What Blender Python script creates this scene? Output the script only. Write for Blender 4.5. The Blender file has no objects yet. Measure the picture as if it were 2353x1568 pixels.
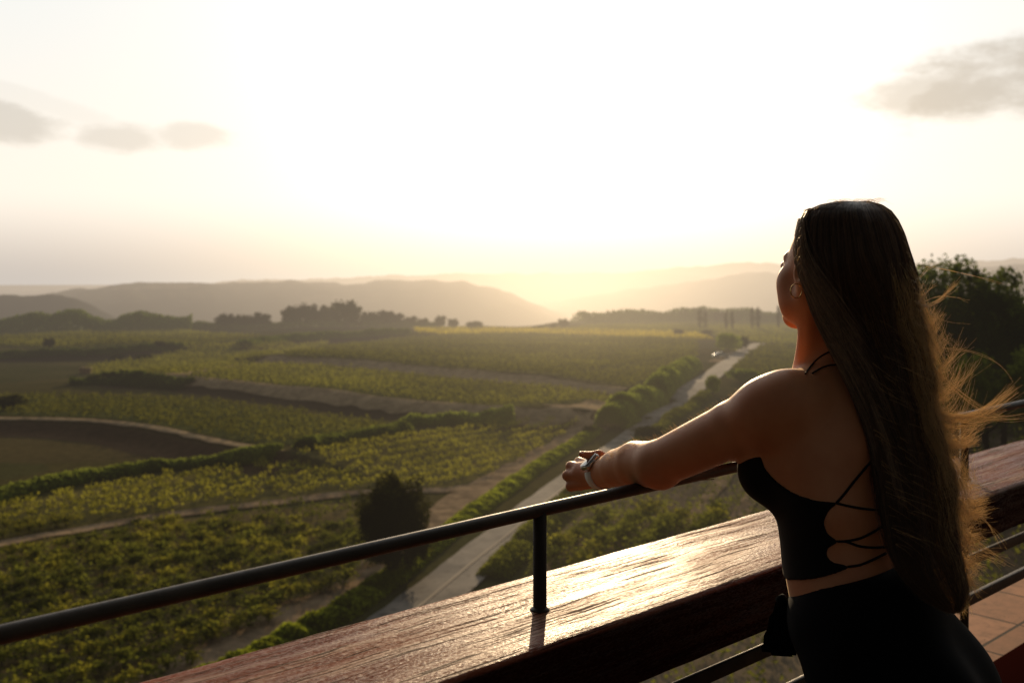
import bpy, math, random
import numpy as np
from mathutils import Vector
random.seed(7); rng = np.random.default_rng(7)
C = bpy.context.scene.collection
R = math.radians
F = 2287.0; CX = 1176.0; HY = 640.0; H = 1.446

def P(x, y, Y):
    return np.array([(x-CX)/F*Y, Y, H-(y-HY)/F*Y])
def G(x, y, z=-20.0):
    Y = (H-z)*F/(y-HY)
    return np.array([(x-CX)/F*Y, Y])

# ------------------------------------------------------------------ camera, world, sun
sc = bpy.context.scene
cam = bpy.data.cameras.new('camera'); camo = bpy.data.objects.new('camera', cam); C.objects.link(camo)
camo.location = (0, 0, H); camo.rotation_euler = (R(90), 0, 0)
cam.sensor_width = 36; cam.lens = 35.0; cam.shift_y = -144/2352.0
cam.clip_start = 0.05; cam.clip_end = 20000
cam.dof.use_dof = True; cam.dof.focus_distance = 1.95; cam.dof.aperture_fstop = 5.0
sc.camera = camo
sc.view_settings.view_transform = 'Standard'; sc.view_settings.look = 'None'; sc.view_settings.exposure = 0
sc.render.engine = 'CYCLES'
sc.cycles.use_denoising = True
sc.cycles.max_bounces = 6; sc.cycles.diffuse_bounces = 3; sc.cycles.glossy_bounces = 3
sc.cycles.transmission_bounces = 4; sc.cycles.transparent_max_bounces = 8
sc.cycles.sample_clamp_indirect = 4

SUN_EL = R(11.0); SUN_AZ = R(3.4)
SDIR = Vector((math.sin(SUN_AZ)*math.cos(SUN_EL), math.cos(SUN_AZ)*math.cos(SUN_EL), math.sin(SUN_EL)))
sl = bpy.data.lights.new('sun', 'SUN'); so = bpy.data.objects.new('sun', sl); C.objects.link(so)
sl.energy = 4.0; sl.angle = R(0.6); sl.color = (1.0, 0.74, 0.45)
so.rotation_euler = SDIR.to_track_quat('Z', 'Y').to_euler()

class NT:
    def __init__(s, nt): s.nt = nt; s.N = nt.nodes; s.L = nt.links
    def node(s, t, **kw):
        n = s.N.new(t)
        for k, v in kw.items(): setattr(n, k, v)
        return n
    def put(s, sock, v):
        if isinstance(v, bpy.types.NodeSocket): s.L.new(v, sock)
        elif v is not None:
            if isinstance(v, (tuple, list)) and sock.type == 'RGBA' and len(v) == 3: v = (*v, 1)
            sock.default_value = v
    def m(s, op, a, b=None, c=None, clamp=False):
        n = s.node('ShaderNodeMath', operation=op); n.use_clamp = clamp
        s.put(n.inputs[0], a); s.put(n.inputs[1], b); s.put(n.inputs[2], c)
        return n.outputs[0]
    def vm(s, op, a, b=None):
        n = s.node('ShaderNodeVectorMath', operation=op); s.put(n.inputs[0], a)
        if b is not None: s.put(n.inputs[1], b)
        return n.outputs['Value'] if op in ('LENGTH', 'DOT_PRODUCT') else n.outputs[0]
    def mix(s, f, a, b, mode='MIX'):
        n = s.node('ShaderNodeMix', data_type='RGBA', blend_type=mode)
        s.put(n.inputs[0], f); s.put(n.inputs[6], a); s.put(n.inputs[7], b)
        return n.outputs[2]
    def mr(s, v, a, b, c=0.0, d=1.0, smooth=True):
        n = s.node('ShaderNodeMapRange', interpolation_type='SMOOTHSTEP' if smooth else 'LINEAR')
        for i, q in enumerate((v, a, b, c, d)): s.put(n.inputs[i], q)
        return n.outputs[0]
    def noise(s, vec, scale, detail=3, rough=0.5, out=0):
        n = s.node('ShaderNodeTexNoise'); s.put(n.inputs['Vector'], vec)
        n.inputs['Scale'].default_value = scale; n.inputs['Detail'].default_value = detail
        n.inputs['Roughness'].default_value = rough
        return n.outputs[out]
    def sep(s, v):
        n = s.node('ShaderNodeSeparateXYZ'); s.put(n.inputs[0], v); return n.outputs
    def comb(s, x, y, z):
        n = s.node('ShaderNodeCombineXYZ'); s.put(n.inputs[0], x); s.put(n.inputs[1], y); s.put(n.inputs[2], z)
        return n.outputs[0]
    def mapping(s, vec, scale=(1, 1, 1), rot=(0, 0, 0), loc=(0, 0, 0)):
        n = s.node('ShaderNodeMapping'); s.put(n.inputs[0], vec)
        n.inputs['Scale'].default_value = scale; n.inputs['Rotation'].default_value = rot; n.inputs['Location'].default_value = loc
        return n.outputs[0]
    def gauss(s, v, w):
        q = s.m('DIVIDE', v, w); return s.m('EXPONENT', s.m('MULTIPLY', s.m('MULTIPLY', q, q), -1.0))

w = bpy.data.worlds.new('World'); sc.world = w; w.use_nodes = True
n = NT(w.node_tree); n.N.clear()
tc = n.node('ShaderNodeTexCoord').outputs['Generated']
dirn = n.vm('NORMALIZE', tc)
sx, sy, sz = n.sep(dirn)[:3]
el = n.m('ARCSINE', sz); az = n.m('ARCTAN2', sx, sy)
ang = n.m('ARCCOSINE', n.m('MINIMUM', n.vm('DOT_PRODUCT', dirn, tuple(SDIR)), 0.99999))
sky = n.node('ShaderNodeTexSky', sky_type='NISHITA'); sky.sun_disc = False
sky.sun_elevation = SUN_EL; sky.sun_rotation = SUN_AZ
sky.air_density = 1.3; sky.dust_density = 3.0
skyc = n.vm('MULTIPLY', sky.outputs[0], (0.009, 0.009, 0.009))
daz = n.m('ABSOLUTE', n.m('SUBTRACT', az, float(SUN_AZ)))
offs = n.mr(daz, 0.10, 0.55)                       # 0 by the sun, 1 towards the sides
lowc = n.mix(offs, (1.0, .875, .70), (.60, .55, .50))
midc = n.mix(offs, (1.0, .955, .90), (.965, .89, .80))
topc = n.mix(offs, (.985, .98, .955), (.87, .875, .85))
c1 = n.mix(n.mr(el, 0.0, 0.085), lowc, midc)
c2 = n.mix(n.mr(el, 0.07, 0.28), c1, topc)
# clouds: soft grey banks
nz = n.noise(n.comb(n.m('MULTIPLY', az, 9.0), n.m('MULTIPLY', el, 20.0), 0.0), 1.0, 6, 0.62)
nzc = n.m('SUBTRACT', nz, 0.5)
def cloud(a0, e0, wa, we, tilt=0.0, k=1.0):
    da = n.m('SUBTRACT', az, a0); de = n.m('SUBTRACT', n.m('SUBTRACT', el, e0), n.m('MULTIPLY', da, tilt))
    q = n.m('ADD', n.m('POWER', n.m('DIVIDE', n.m('ABSOLUTE', da), wa), 2.0), n.m('POWER', n.m('DIVIDE', n.m('ABSOLUTE', de), we), 2.0))
    v = n.m('ADD', n.m('SUBTRACT', 1.0, q), n.m('MULTIPLY', nzc, 2.4))
    return n.m('MULTIPLY', n.mr(v, 0.15, .9), k)
cl = n.m('MAXIMUM', cloud(0.53, 0.190, 0.21, 0.052, 0.16, .95), cloud(0.40, 0.172, 0.10, 0.022, 0.05, .7))
for args in ((-0.475, 0.139, 0.085, 0.022, -0.10, .66), (-0.375, 0.131, 0.060, 0.020, 0.0, .52), (-0.312, 0.135, 0.056, 0.017, 0.0, .46),
             (-0.43, 0.155, 0.10, 0.012, -0.25, .16), (0.235, 0.262, 0.06, 0.01, 0, .2), (0.8, 0.2, .2, .04, 0, .6), (-0.8, 0.2, .25, .04, 0, .6)):
    cl = n.m('MAXIMUM', cl, cloud(*args))
gl = n.m('MULTIPLY', n.gauss(ang, 0.19), n.mr(el, 0.0, 0.11, 0.12, 1.0))
c3 = n.vm('ADD', c2, n.vm('MULTIPLY', n.comb(gl, gl, gl), (.85, .72, .60)))
c4 = n.mix(cl, c3, (.54, .50, .45))
dim = n.mr(ang, 0.62, 1.20, 1.0, 0.028)
c5 = n.vm('MULTIPLY', c4, n.comb(dim, dim, dim))
c6 = n.vm('ADD', c5, skyc)
bg = n.node('ShaderNodeBackground'); n.put(bg.inputs[0], c6); bg.inputs[1].default_value = 1.0
ow = n.node('ShaderNodeOutputWorld'); n.L.new(bg.outputs[0], ow.inputs[0])

# ------------------------------------------------------------------ haze group: painted sun-side glow mixed into outdoor materials by distance from the terrace
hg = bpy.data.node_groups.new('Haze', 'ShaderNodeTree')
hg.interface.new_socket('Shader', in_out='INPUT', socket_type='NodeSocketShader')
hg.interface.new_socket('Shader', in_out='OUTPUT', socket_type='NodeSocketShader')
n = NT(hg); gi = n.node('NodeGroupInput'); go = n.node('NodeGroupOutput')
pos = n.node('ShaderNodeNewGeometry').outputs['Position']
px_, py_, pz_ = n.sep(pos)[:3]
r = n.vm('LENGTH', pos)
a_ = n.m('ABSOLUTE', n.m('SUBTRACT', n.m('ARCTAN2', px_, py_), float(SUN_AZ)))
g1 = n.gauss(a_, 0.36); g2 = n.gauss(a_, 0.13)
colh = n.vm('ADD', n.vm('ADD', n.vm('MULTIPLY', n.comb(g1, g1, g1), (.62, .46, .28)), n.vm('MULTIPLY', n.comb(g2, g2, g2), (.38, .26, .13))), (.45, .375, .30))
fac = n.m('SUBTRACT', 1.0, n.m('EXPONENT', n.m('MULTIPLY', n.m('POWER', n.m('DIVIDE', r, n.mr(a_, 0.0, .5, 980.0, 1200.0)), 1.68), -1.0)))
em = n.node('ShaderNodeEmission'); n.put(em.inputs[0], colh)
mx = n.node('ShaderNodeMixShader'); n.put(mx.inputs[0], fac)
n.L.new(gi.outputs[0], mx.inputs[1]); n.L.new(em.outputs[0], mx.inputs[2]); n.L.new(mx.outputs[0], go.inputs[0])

def newmat(name, haze=False):
    m = bpy.data.materials.new(name); m.use_nodes = True; nt = NT(m.node_tree); nt.N.clear()
    out = nt.node('ShaderNodeOutputMaterial')
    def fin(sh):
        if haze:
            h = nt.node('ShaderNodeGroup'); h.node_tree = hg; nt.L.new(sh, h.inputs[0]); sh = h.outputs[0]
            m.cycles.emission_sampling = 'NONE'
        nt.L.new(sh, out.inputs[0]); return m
    return m, nt, fin
def pbsdf(nt, col, rough=.6, spec=.5, normal=None, **kw):
    b = nt.node('ShaderNodeBsdfPrincipled'); nt.put(b.inputs['Base Color'], col); nt.put(b.inputs['Roughness'], rough)
    nt.put(b.inputs['Specular IOR Level'], spec)
    if normal is not None: nt.put(b.inputs['Normal'], normal)
    for k, v in kw.items(): nt.put(b.inputs[k.replace('_', ' ')], v)
    return b.outputs[0]
def bump(nt, h, strength=.3, dist=.01):
    b = nt.node('ShaderNodeBump'); nt.put(b.inputs['Height'], h); b.inputs['Strength'].default_value = strength
    b.inputs['Distance'].default_value = dist; return b.outputs[0]

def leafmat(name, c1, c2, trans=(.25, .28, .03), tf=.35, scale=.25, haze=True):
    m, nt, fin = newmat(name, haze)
    ps = nt.node('ShaderNodeNewGeometry').outputs['Position']
    oi = nt.node('ShaderNodeObjectInfo').outputs['Random']
    f = nt.m('ADD', nt.noise(ps, scale, 4, .7), nt.m('MULTIPLY', nt.m('SUBTRACT', oi, .5), .25))
    col = nt.mix(nt.mr(f, .35, .65), c1, c2)
    d = nt.node('ShaderNodeBsdfDiffuse'); nt.put(d.inputs[0], col)
    t = nt.node('ShaderNodeBsdfTranslucent'); nt.put(t.inputs[0], nt.mix(nt.mr(f, .35, .65), tuple(x*.5 for x in trans), trans))
    mx = nt.node('ShaderNodeMixShader'); mx.inputs[0].default_value = tf
    nt.L.new(d.outputs[0], mx.inputs[1]); nt.L.new(t.outputs[0], mx.inputs[2])
    return fin(mx.outputs[0])

# ------------------------------------------------------------------ helpers
def tag(o, label=None, cat=None, group=None, kind=None):
    if label: o['label'] = label
    if cat: o['category'] = cat
    if group: o['group'] = group
    if kind: o['kind'] = kind
    return o
def empty(name, loc=(0, 0, 0), rz=0):
    o = bpy.data.objects.new(name, None); C.objects.link(o); o.location = loc; o.rotation_euler = (0, 0, rz)
    o.empty_display_size = .1
    return o
def mesh_np(name, v, f, smooth=False):
    v = np.asarray(v, dtype=np.float32); f = np.asarray(f, dtype=np.int32); k = f.shape[1]
    me = bpy.data.meshes.new(name)
    me.vertices.add(len(v)); me.vertices.foreach_set('co', v.ravel())
    me.loops.add(f.size); me.loops.foreach_set('vertex_index', f.ravel())
    me.polygons.add(len(f)); me.polygons.foreach_set('loop_start', np.arange(0, f.size, k, dtype=np.int32))
    me.polygons.foreach_set('loop_total', np.full(len(f), k, dtype=np.int32))
    if smooth: me.polygons.foreach_set('use_smooth', np.ones(len(f), dtype=bool))
    me.update(calc_edges=True)
    return me
def obj(name, me, mat, parent=None):
    if mat is not None and len(me.materials) == 0: me.materials.append(mat)
    o = bpy.data.objects.new(name, me); C.objects.link(o)
    if parent is not None:
        o.parent = parent; o.matrix_parent_inverse.identity()
    return o
def join(parts):
    vs, fs, k = [], [], 0
    for v, f in parts:
        vs.append(v); fs.append(np.asarray(f)+k); k += len(v)
    return np.concatenate(vs), np.concatenate(fs)
def norm(a): a = np.asarray(a, float); return a/np.linalg.norm(a)
def boxg(c, ax, ay, az, hx, hy, hz, bev=0.0):
    """box with chamfered long edges along ax when bev>0 (quads)"""
    c, ax, ay, az = [np.asarray(q, float) for q in (c, ax, ay, az)]
    if bev <= 0:
        prof = [(-hy, -hz), (hy, -hz), (hy, hz), (-hy, hz)]
    else:
        prof = []
        for sy, sz, a0 in ((1, -1, -90), (1, 1, 0), (-1, 1, 90), (-1, -1, 180)):
            for k in range(4):
                t = R(a0+30*k); prof.append((sy*(hy-bev)+bev*math.cos(t), sz*(hz-bev)+bev*math.sin(t)))
    m = len(prof); v = [c+ax*s*hx+ay*p+az*q for s in (-1, 1) for p, q in prof]
    f = [(i, (i+1) % m, m+(i+1) % m, m+i) for i in range(m)]
    base = len(v)
    if m == 4: f += [(3, 2, 1, 0), (4, 5, 6, 7)]
    else:
        v += [c-ax*hx, c+ax*hx]
        for i in range(0, m, 2):
            f += [(base, (i+2) % m, (i+1) % m, i), (base+1, m+i, m+(i+1) % m, m+(i+2) % m)]
    return np.array(v), np.array(f)
def tube(pts, rad, seg=12, cap=True):
    pts = [np.asarray(p, float) for p in pts]; nP = len(pts)
    rad = [rad]*nP if np.isscalar(rad) else rad
    v = []; prev = None
    for i, p in enumerate(pts):
        t = norm(pts[min(i+1, nP-1)]-pts[max(i-1, 0)])
        if prev is None:
            a = np.cross(t, (0, 0, 1.0)); a = a if np.linalg.norm(a) > .1 else np.cross(t, (1.0, 0, 0))
        else: a = prev-t*np.dot(prev, t)
        a = norm(a); b = np.cross(t, a); prev = a
        for k in range(seg):
            th = 2*math.pi*k/seg; v.append(p+rad[i]*(a*math.cos(th)+b*math.sin(th)))
    f = [(i*seg+k, i*seg+(k+1) % seg, (i+1)*seg+(k+1) % seg, (i+1)*seg+k) for i in range(nP-1) for k in range(seg)]
    if cap:
        b0 = len(v); v += [pts[0], pts[-1]]
        for k in range(0, seg, 2):
            f += [(b0, (k+2) % seg, (k+1) % seg, k), (b0+1, (nP-1)*seg+k, (nP-1)*seg+(k+1) % seg, (nP-1)*seg+(k+2) % seg)]
    return np.array(v), np.array(f)
def catmull(pts, n_=8):
    pts = [np.asarray(p, float) for p in pts]; q = [2*pts[0]-pts[1]]+pts+[2*pts[-1]-pts[-2]]; out = []
    for i in range(1, len(q)-2):
        for k in range(n_):
            t = k/n_; a, b, c, d = q[i-1:i+3]
            out.append(.5*((2*b)+(c-a)*t+(2*a-5*b+4*c-d)*t*t+(3*b-a-3*c+d)*t**3))
    out.append(pts[-1]); return out
def leaves(cent, size, rs, flat=0.0):
    """one randomly turned quad per centre"""
    m = len(cent); a = rs.normal(size=(m, 3)); a /= np.linalg.norm(a, axis=1)[:, None]
    b = rs.normal(size=(m, 3)); b -= a*(a*b).sum(1)[:, None]; b /= np.linalg.norm(b, axis=1)[:, None]
    s = (np.asarray(size)*rs.uniform(.6, 1.25, m))[:, None]
    a = a*s*.5; b = b*s*.36
    v = np.stack([cent-a, cent+b, cent+a, cent-b], 1).reshape(-1, 3)
    return v, np.arange(4*m).reshape(m, 4)
def vnoise(x, y, seed=0):
    x = np.asarray(x, float); y = np.asarray(y, float)
    xi = np.floor(x).astype(np.int64); yi = np.floor(y).astype(np.int64); fx = x-xi; fy = y-yi
    fx = fx*fx*(3-2*fx); fy = fy*fy*(3-2*fy)
    def h(a, b):
        n_ = (a*374761393+b*668265263+seed*2147483647) & 0xffffffff
        n_ = ((n_ ^ (n_ >> 13))*1274126177) & 0xffffffff
        return ((n_ ^ (n_ >> 16)) & 0xffff)/65535.0
    return (h(xi, yi)*(1-fx)+h(xi+1, yi)*fx)*(1-fy)+(h(xi, yi+1)*(1-fx)+h(xi+1, yi+1)*fx)*fy
def fbm(x, y, seed=0, o=4):
    return sum(vnoise(x*2**k, y*2**k, seed+k)*.5**k for k in range(o))/sum(.5**k for k in range(o))
def sstep(a, b, x):
    t = np.clip((np.asarray(x, float)-a)/(b-a), 0, 1); return t*t*(3-2*t)

# ------------------------------------------------------------------ terrain
BANKS = [  # pixel polyline of the crest, height, slope width
    ([(-250, 958), (0, 962), (150, 966), (300, 976), (430, 1000), (560, 1026), (640, 1040)], 1.5, 5.0),
    ([(330, 872), (430, 874), (560, 886), (700, 903), (850, 922), (1000, 938), (1150, 950), (1290, 948)], 2.0, 6.0),
    ([(600, 830), (720, 834), (850, 842), (1000, 856), (1150, 872), (1300, 888), (1430, 900)], 1.8, 7.0),
    ([(-250, 806), (0, 806), (150, 806), (330, 800)], 2.0, 9.0),
    ([(560, 795), (640, 780), (760, 768), (950, 765)], 1.8, 10.0),
]
def bank_world():
    out = []
    for pl, s, wd in BANKS:
        out.append((np.array([G(x, y, -20+s*.9) for x, y in pl]), s, wd))
    return out
BW = bank_world()
def seg_sd(x, y, pl):
    """signed distance to polyline (positive on the far side) and end distance"""
    best = np.full(x.shape, 1e9); sg = np.ones(x.shape); endd = np.zeros(x.shape)
    for i in range(len(pl)-1):
        a, b = pl[i], pl[i+1]; d = b-a; L2 = d@d
        t0 = ((x-a[0])*d[0]+(y-a[1])*d[1])/L2; t = np.clip(t0, 0, 1)
        dx = x-(a[0]+t*d[0]); dy = y-(a[1]+t*d[1]); dd = np.hypot(dx, dy)
        cr = d[0]*(y-a[1])-d[1]*(x-a[0])
        over = np.zeros(x.shape)
        if i == 0: over = np.maximum(over, -t0)*math.sqrt(L2)
        if i == len(pl)-2: over = np.maximum(over, (t0-1)*math.sqrt(L2))
        m = dd < best
        best = np.where(m, dd, best); sg = np.where(m, np.sign(cr), sg); endd = np.where(m, np.maximum(over, 0), endd)
    return best*sg, endd
def prof(pts, R_):
    xs = np.array([math.atan((p[0]-CX)/F) for p in pts]); zs = []
    for p in pts:
        a = math.atan((p[0]-CX)/F); zs.append(H-(p[1]-HY)/F*R_*math.cos(a))
    return xs, np.array(zs)
RIDGES = [  # (distance, half width, skyline pixels)
    (800, 120, [(-900, 690), (-300, 680), (0, 679), (60, 677), (140, 680), (180, 690), (240, 716), (330, 760), (4000, 800)]),
    (1150, 330, [(-1200, 700), (-200, 690), (60, 682), (165, 666), (230, 660), (290, 651), (380, 651), (450, 649), (560, 650), (700, 646), (800, 650), (900, 646), (1000, 644), (1070, 649), (1140, 666), (1200, 686), (1260, 712), (1400, 760), (4000, 800)]),
    (2300, 600, [(-1200, 690), (300, 668), (560, 645), (700, 643), (860, 635), (1000, 631), (1200, 629), (1400, 627), (1540, 629), (1640, 640), (1800, 650), (3000, 650)]),
    (1600, 420, [(-1200, 800), (1100, 760), (1200, 706), (1330, 682), (1450, 664), (1560, 652), (1640, 640), (1700, 628), (1760, 624), (1810, 632), (1950, 636), (2100, 628), (2230, 615), (2300, 608), (2420, 604), (3200, 600)]),
    (4200, 900, [(-1200, 700), (1300, 645), (1480, 622), (1600, 614), (1680, 606), (1760, 605), (1840, 608), (2000, 610), (2200, 602), (2352, 596), (3200, 590)]),
]
RP = [(Rd, wd, *prof(p, Rd)) for Rd, wd, p in RIDGES]
def hgt(x, y):
    x = np.asarray(x, float); y = np.asarray(y, float)
    r = np.hypot(x, y); a = np.arctan2(x, y)
    h = -20.0+(fbm(x/22, y/22, 3, 3)-.5)*1.0*sstep(30, 90, r)
    E = np.interp(a, [-.5, .02, .12, .3, .6], [448, 448, 600, 640, 640])
    h = h-30*sstep(0, 110, r-E)
    for pl, s, wd in BW:
        near = 260
        sd, ed = seg_sd(x, y, pl)
        fade = np.exp(-(ed/12)**2)
        up = sstep(-wd, 0, sd)*np.exp(-np.maximum(sd, 0)/70.0)
        h = h+s*up*fade
    for Rd, wd, xs, zs in RP:
        top = np.interp(a, xs, zs)
        d = (r-Rd)/wd
        rough = (fbm(a*60, r/90, int(Rd), 4)-.5)*Rd*.006
        h2 = -52+(top+52)*np.exp(-d*d*1.2)
        h = np.where(r > 470, np.maximum(h, h2+rough*np.exp(-d*d)), h)
    # the knoll on the right with its wood, and ground sinking away under the tower
    h = h+6.0*np.exp(-((x-52)/20)**2-((y-98)/34)**2)
    return h
def h1(x, y): return float(hgt(np.array([x]), np.array([y]))[0])
RY = 30.0*1.0035**np.arange(1270)
def ray_ground(px, py):
    """world point where the sight line meets the terrain"""
    xx = (px-CX)/F*RY; zz = H-(py-HY)/F*RY; gg = hgt(xx, RY); k = np.argmax(zz < gg)
    if not (zz < gg).any(): k = len(RY)-1
    rad = math.hypot(xx[k], RY[k]); E = float(np.interp(math.atan2(xx[k], RY[k]), [-.5, .02, .12, .3, .6], [448, 448, 600, 640, 640]))-14
    if rad > E:
        q = np.array([xx[k], RY[k]])*E/rad; return np.array([q[0], q[1], h1(q[0], q[1])])
    return np.array([xx[k], RY[k], gg[k]])
def G2(x, y): return ray_ground(x, y)[:2]

naz, nr = 620, 640
azs = np.concatenate([np.linspace(R(-180), R(-42), 40)[:-1], np.linspace(R(-42), R(42), naz), np.linspace(R(42), R(180), 40)[1:]])
t = np.linspace(0, 1, nr); rr = 14*np.exp(t*math.log(9000/14))
rr = np.sort(np.concatenate([rr, np.linspace(60, 330, 200)]))
A_, R_ = np.meshgrid(azs, rr); X_ = R_*np.sin(A_); Y_ = R_*np.cos(A_)
Z_ = hgt(X_, Y_)
nA, nR = len(azs), len(rr)
gv = np.stack([X_, Y_, Z_], -1).reshape(-1, 3)
ii, jj = np.meshgrid(np.arange(nR-1), np.arange(nA-1), indexing='ij'); i0 = (ii*nA+jj).ravel()
gf = np.stack([i0, i0+1, i0+nA+1, i0+nA], 1)[:, ::-1]
gme = mesh_np('ground', gv, gf[:, ::-1], True)

# field outlines (projected to the plain)
FIELDS = {
 'n1': [(-700, 1420), (-60, 1285), (400, 1195), (820, 1150), (880, 1200), (905, 1290), (740, 1370), (560, 1470), (330, 1590), (200, 1750), (-900, 1750)],
 'n2': [(-500, 1240), (0, 1165), (300, 1105), (640, 1060), (920, 1010), (1150, 968), (1335, 975), (1180, 1066), (1050, 1118), (830, 1128), (400, 1172), (-60, 1250)],
 'm1': [(-350, 925), (340, 915), (480, 925), (700, 952), (940, 985), (700, 1024), (560, 1012), (250, 960), (-350, 952)],
 'm2': [(420, 867), (600, 838), (850, 852), (1150, 885), (1425, 915), (1400, 928), (1150, 937), (1000, 924), (700, 889)],
 'm3': [(650, 824), (740, 798), (950, 772), (1200, 768), (1600, 782), (1600, 815), (1540, 860), (1450, 887), (1150, 858), (850, 828)],
 'm4': [(210, 862), (200, 845), (420, 805), (620, 786), (760, 786), (740, 795), (600, 824), (400, 866)],
 'm5': [(-350, 800), (-350, 748), (400, 747), (600, 776), (420, 795), (150, 800)],
 'm7': [(960, 764), (950, 752), (1250, 757), (1600, 766), (1640, 780), (1600, 779), (1200, 766)],
 'm8': [(1260, 764), (1430, 736), (1600, 732), (2352, 732), (2352, 800), (1760, 790), (1640, 772), (1600, 764)],
 'm9': [(1750, 796), (2352, 806), (2352, 900), (1800, 880), (1700, 862), (1680, 850)],
 'soil': [(-300, 985), (0, 985), (200, 990), (400, 1020), (560, 1045), (420, 1052), (200, 1062), (-300, 1075)],
 'r1': [(1215, 1350), (1290, 1220), (1500, 1040), (1650, 950), (1780, 890), (2352, 900), (2700, 1100), (2700, 1500), (1600, 1750), (1250, 1650)],
}
FW = {k: np.array([G2(*p) for p in v]) for k, v in FIELDS.items()}
def inpoly(x, y, poly):
    c = np.zeros(x.shape, bool); m = len(poly)
    for i in range(m):
        x1, y1 = poly[i]; x2, y2 = poly[(i+1) % m]
        if y1 == y2: continue
        q = ((y1 > y) != (y2 > y)) & (x < (x2-x1)*(y-y1)/(y2-y1)+x1); c ^= q
    return c
xf, yf = gv[:, 0], gv[:, 1]; rf = np.hypot(xf, yf)
f1 = fbm(xf/14, yf/14, 11, 4)[:, None]; f2 = fbm(xf/60, yf/45, 31, 3)[:, None]
col = np.array([.085, .078, .038])*(1-f1)+np.array([.045, .052, .018])*f1
col = np.where(f2 > .5, col*np.array([1.1, 1.0, .95]), col)
for k, cc in dict(n1=(.120, .100, .050), n2=(.110, .102, .040), m1=(.080, .088, .028), m2=(.105, .108, .033), m3=(.130, .128, .038), m4=(.130, .128, .038), m5=(.130, .135, .038), m7=(.13, .12, .02), m8=(.05, .048, .018), m9=(.04, .042, .015), soil=(.080, .068, .032), r1=(.15, .125, .09)).items():
    mk = inpoly(xf, yf, FW[k])[:, None]
    col = np.where(mk, np.array(cc)*(.75+.5*f1), col)
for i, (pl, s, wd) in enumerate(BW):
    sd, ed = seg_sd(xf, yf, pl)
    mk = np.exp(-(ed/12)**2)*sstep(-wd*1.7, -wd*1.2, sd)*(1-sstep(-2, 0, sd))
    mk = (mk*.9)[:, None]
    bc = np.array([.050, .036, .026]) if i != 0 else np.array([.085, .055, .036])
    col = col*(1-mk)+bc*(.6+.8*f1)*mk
far = sstep(480, 560, rf)[:, None]
fn = fbm(xf/90, yf/50, 77, 5)[:, None]
hillc = np.where(fn > .52, np.array([.035, .038, .020]), np.array([.075, .066, .038]))
hillc = np.where(fn > .66, np.array([.16, .13, .09]), hillc)
wood = (1-sstep(930, 1000, rf))[:, None]; hillc = hillc*(1-wood)+np.array([.020, .024, .012])*wood
col = col*(1-far)+hillc*far
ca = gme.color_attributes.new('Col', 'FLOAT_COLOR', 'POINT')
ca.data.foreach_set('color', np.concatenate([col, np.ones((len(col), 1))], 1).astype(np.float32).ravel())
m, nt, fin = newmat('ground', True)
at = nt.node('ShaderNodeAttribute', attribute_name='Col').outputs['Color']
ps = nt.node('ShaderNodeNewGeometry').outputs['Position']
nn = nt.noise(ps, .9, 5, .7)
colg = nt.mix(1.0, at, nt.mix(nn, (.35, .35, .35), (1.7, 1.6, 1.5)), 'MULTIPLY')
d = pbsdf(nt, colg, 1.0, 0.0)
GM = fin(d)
go_ = obj('ground', gme, GM); tag(go_, 'rolling valley floor and hazy hills', None, None, 'structure')

# ------------------------------------------------------------------ draped road and tracks
def strip(name, pix, width, mat, lift=.12, z0=-20.0, jit=.5, wfun=None):
    pts = [np.append(G2(x, y), 0) for x, y in pix]; cp = catmull(pts, 14); v = []; nseg = 5
    for i, p in enumerate(cp):
        tdir = norm(cp[min(i+1, len(cp)-1)]-cp[max(i-1, 0)]); nx = np.array([-tdir[1], tdir[0]])
        wl = width*(1+jit*(vnoise(np.array([i*.35]), np.array([.3]), 5)[0]-.5)); wr = width*(1+jit*(vnoise(np.array([i*.35]), np.array([9.3]), 8)[0]-.5))
        for k in range(nseg):
            s = k/(nseg-1); off = -wl/2+(wl+wr)/2*s
            q = p[:2]+nx*off; v.append((q[0], q[1], 0))
    v = np.array(v); v[:, 2] = hgt(v[:, 0], v[:, 1])+lift
    f = [(i*nseg+k, (i+1)*nseg+k, (i+1)*nseg+k+1, i*nseg+k+1) for i in range(len(cp)-1) for k in range(nseg-1)]
    o = obj(name, mesh_np(name, v, np.array(f)[:, ::-1], True), mat); return o
m, nt, fin = newmat('asphalt', True); ps = nt.node('ShaderNodeNewGeometry').outputs['Position']
RM = fin(pbsdf(nt, nt.mix(nt.mr(nt.noise(ps, .9, 5, .75), .56, .66, 0, .8), nt.mix(nt.mr(nt.noise(ps, .25, 4, .65), .35, .65), (.15, .138, .125), (.28, .25, .215)), (.08, .07, .06)), .9, .04))
m, nt, fin = newmat('white_line', True); LM = fin(pbsdf(nt, (.40, .34, .27), .9, .04))
m, nt, fin = newmat('dirt', True); ps = nt.node('ShaderNodeNewGeometry').outputs['Position']
DM = fin(pbsdf(nt, nt.mix(nt.mr(nt.noise(ps, .5, 5, .7), .35, .65), (.16, .12, .08), (.34, .25, .16)), 1.0, 0.0))
m, nt, fin = newmat('dry_grass_path', True); ps = nt.node('ShaderNodeNewGeometry').outputs['Position']
PM = fin(pbsdf(nt, nt.mix(nt.mr(nt.noise(ps, .6, 5, .7), .3, .7), (.22, .165, .10), (.46, .34, .21)), 1.0, 0.0))
ROADPX = [(700, 1640), (830, 1510), (950, 1410), (1095, 1290), (1190, 1212), (1300, 1120), (1400, 1045), (1480, 985), (1555, 925), (1615, 876), (1675, 833), (1722, 800), (1745, 789)]
o = strip('road', ROADPX, 4.2, RM, .16, jit=.1); tag(o, 'narrow grey lane running up the valley', None, None, 'structure')
EDGE = [(x+.0, y) for x, y in ROADPX[1:8]]
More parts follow.
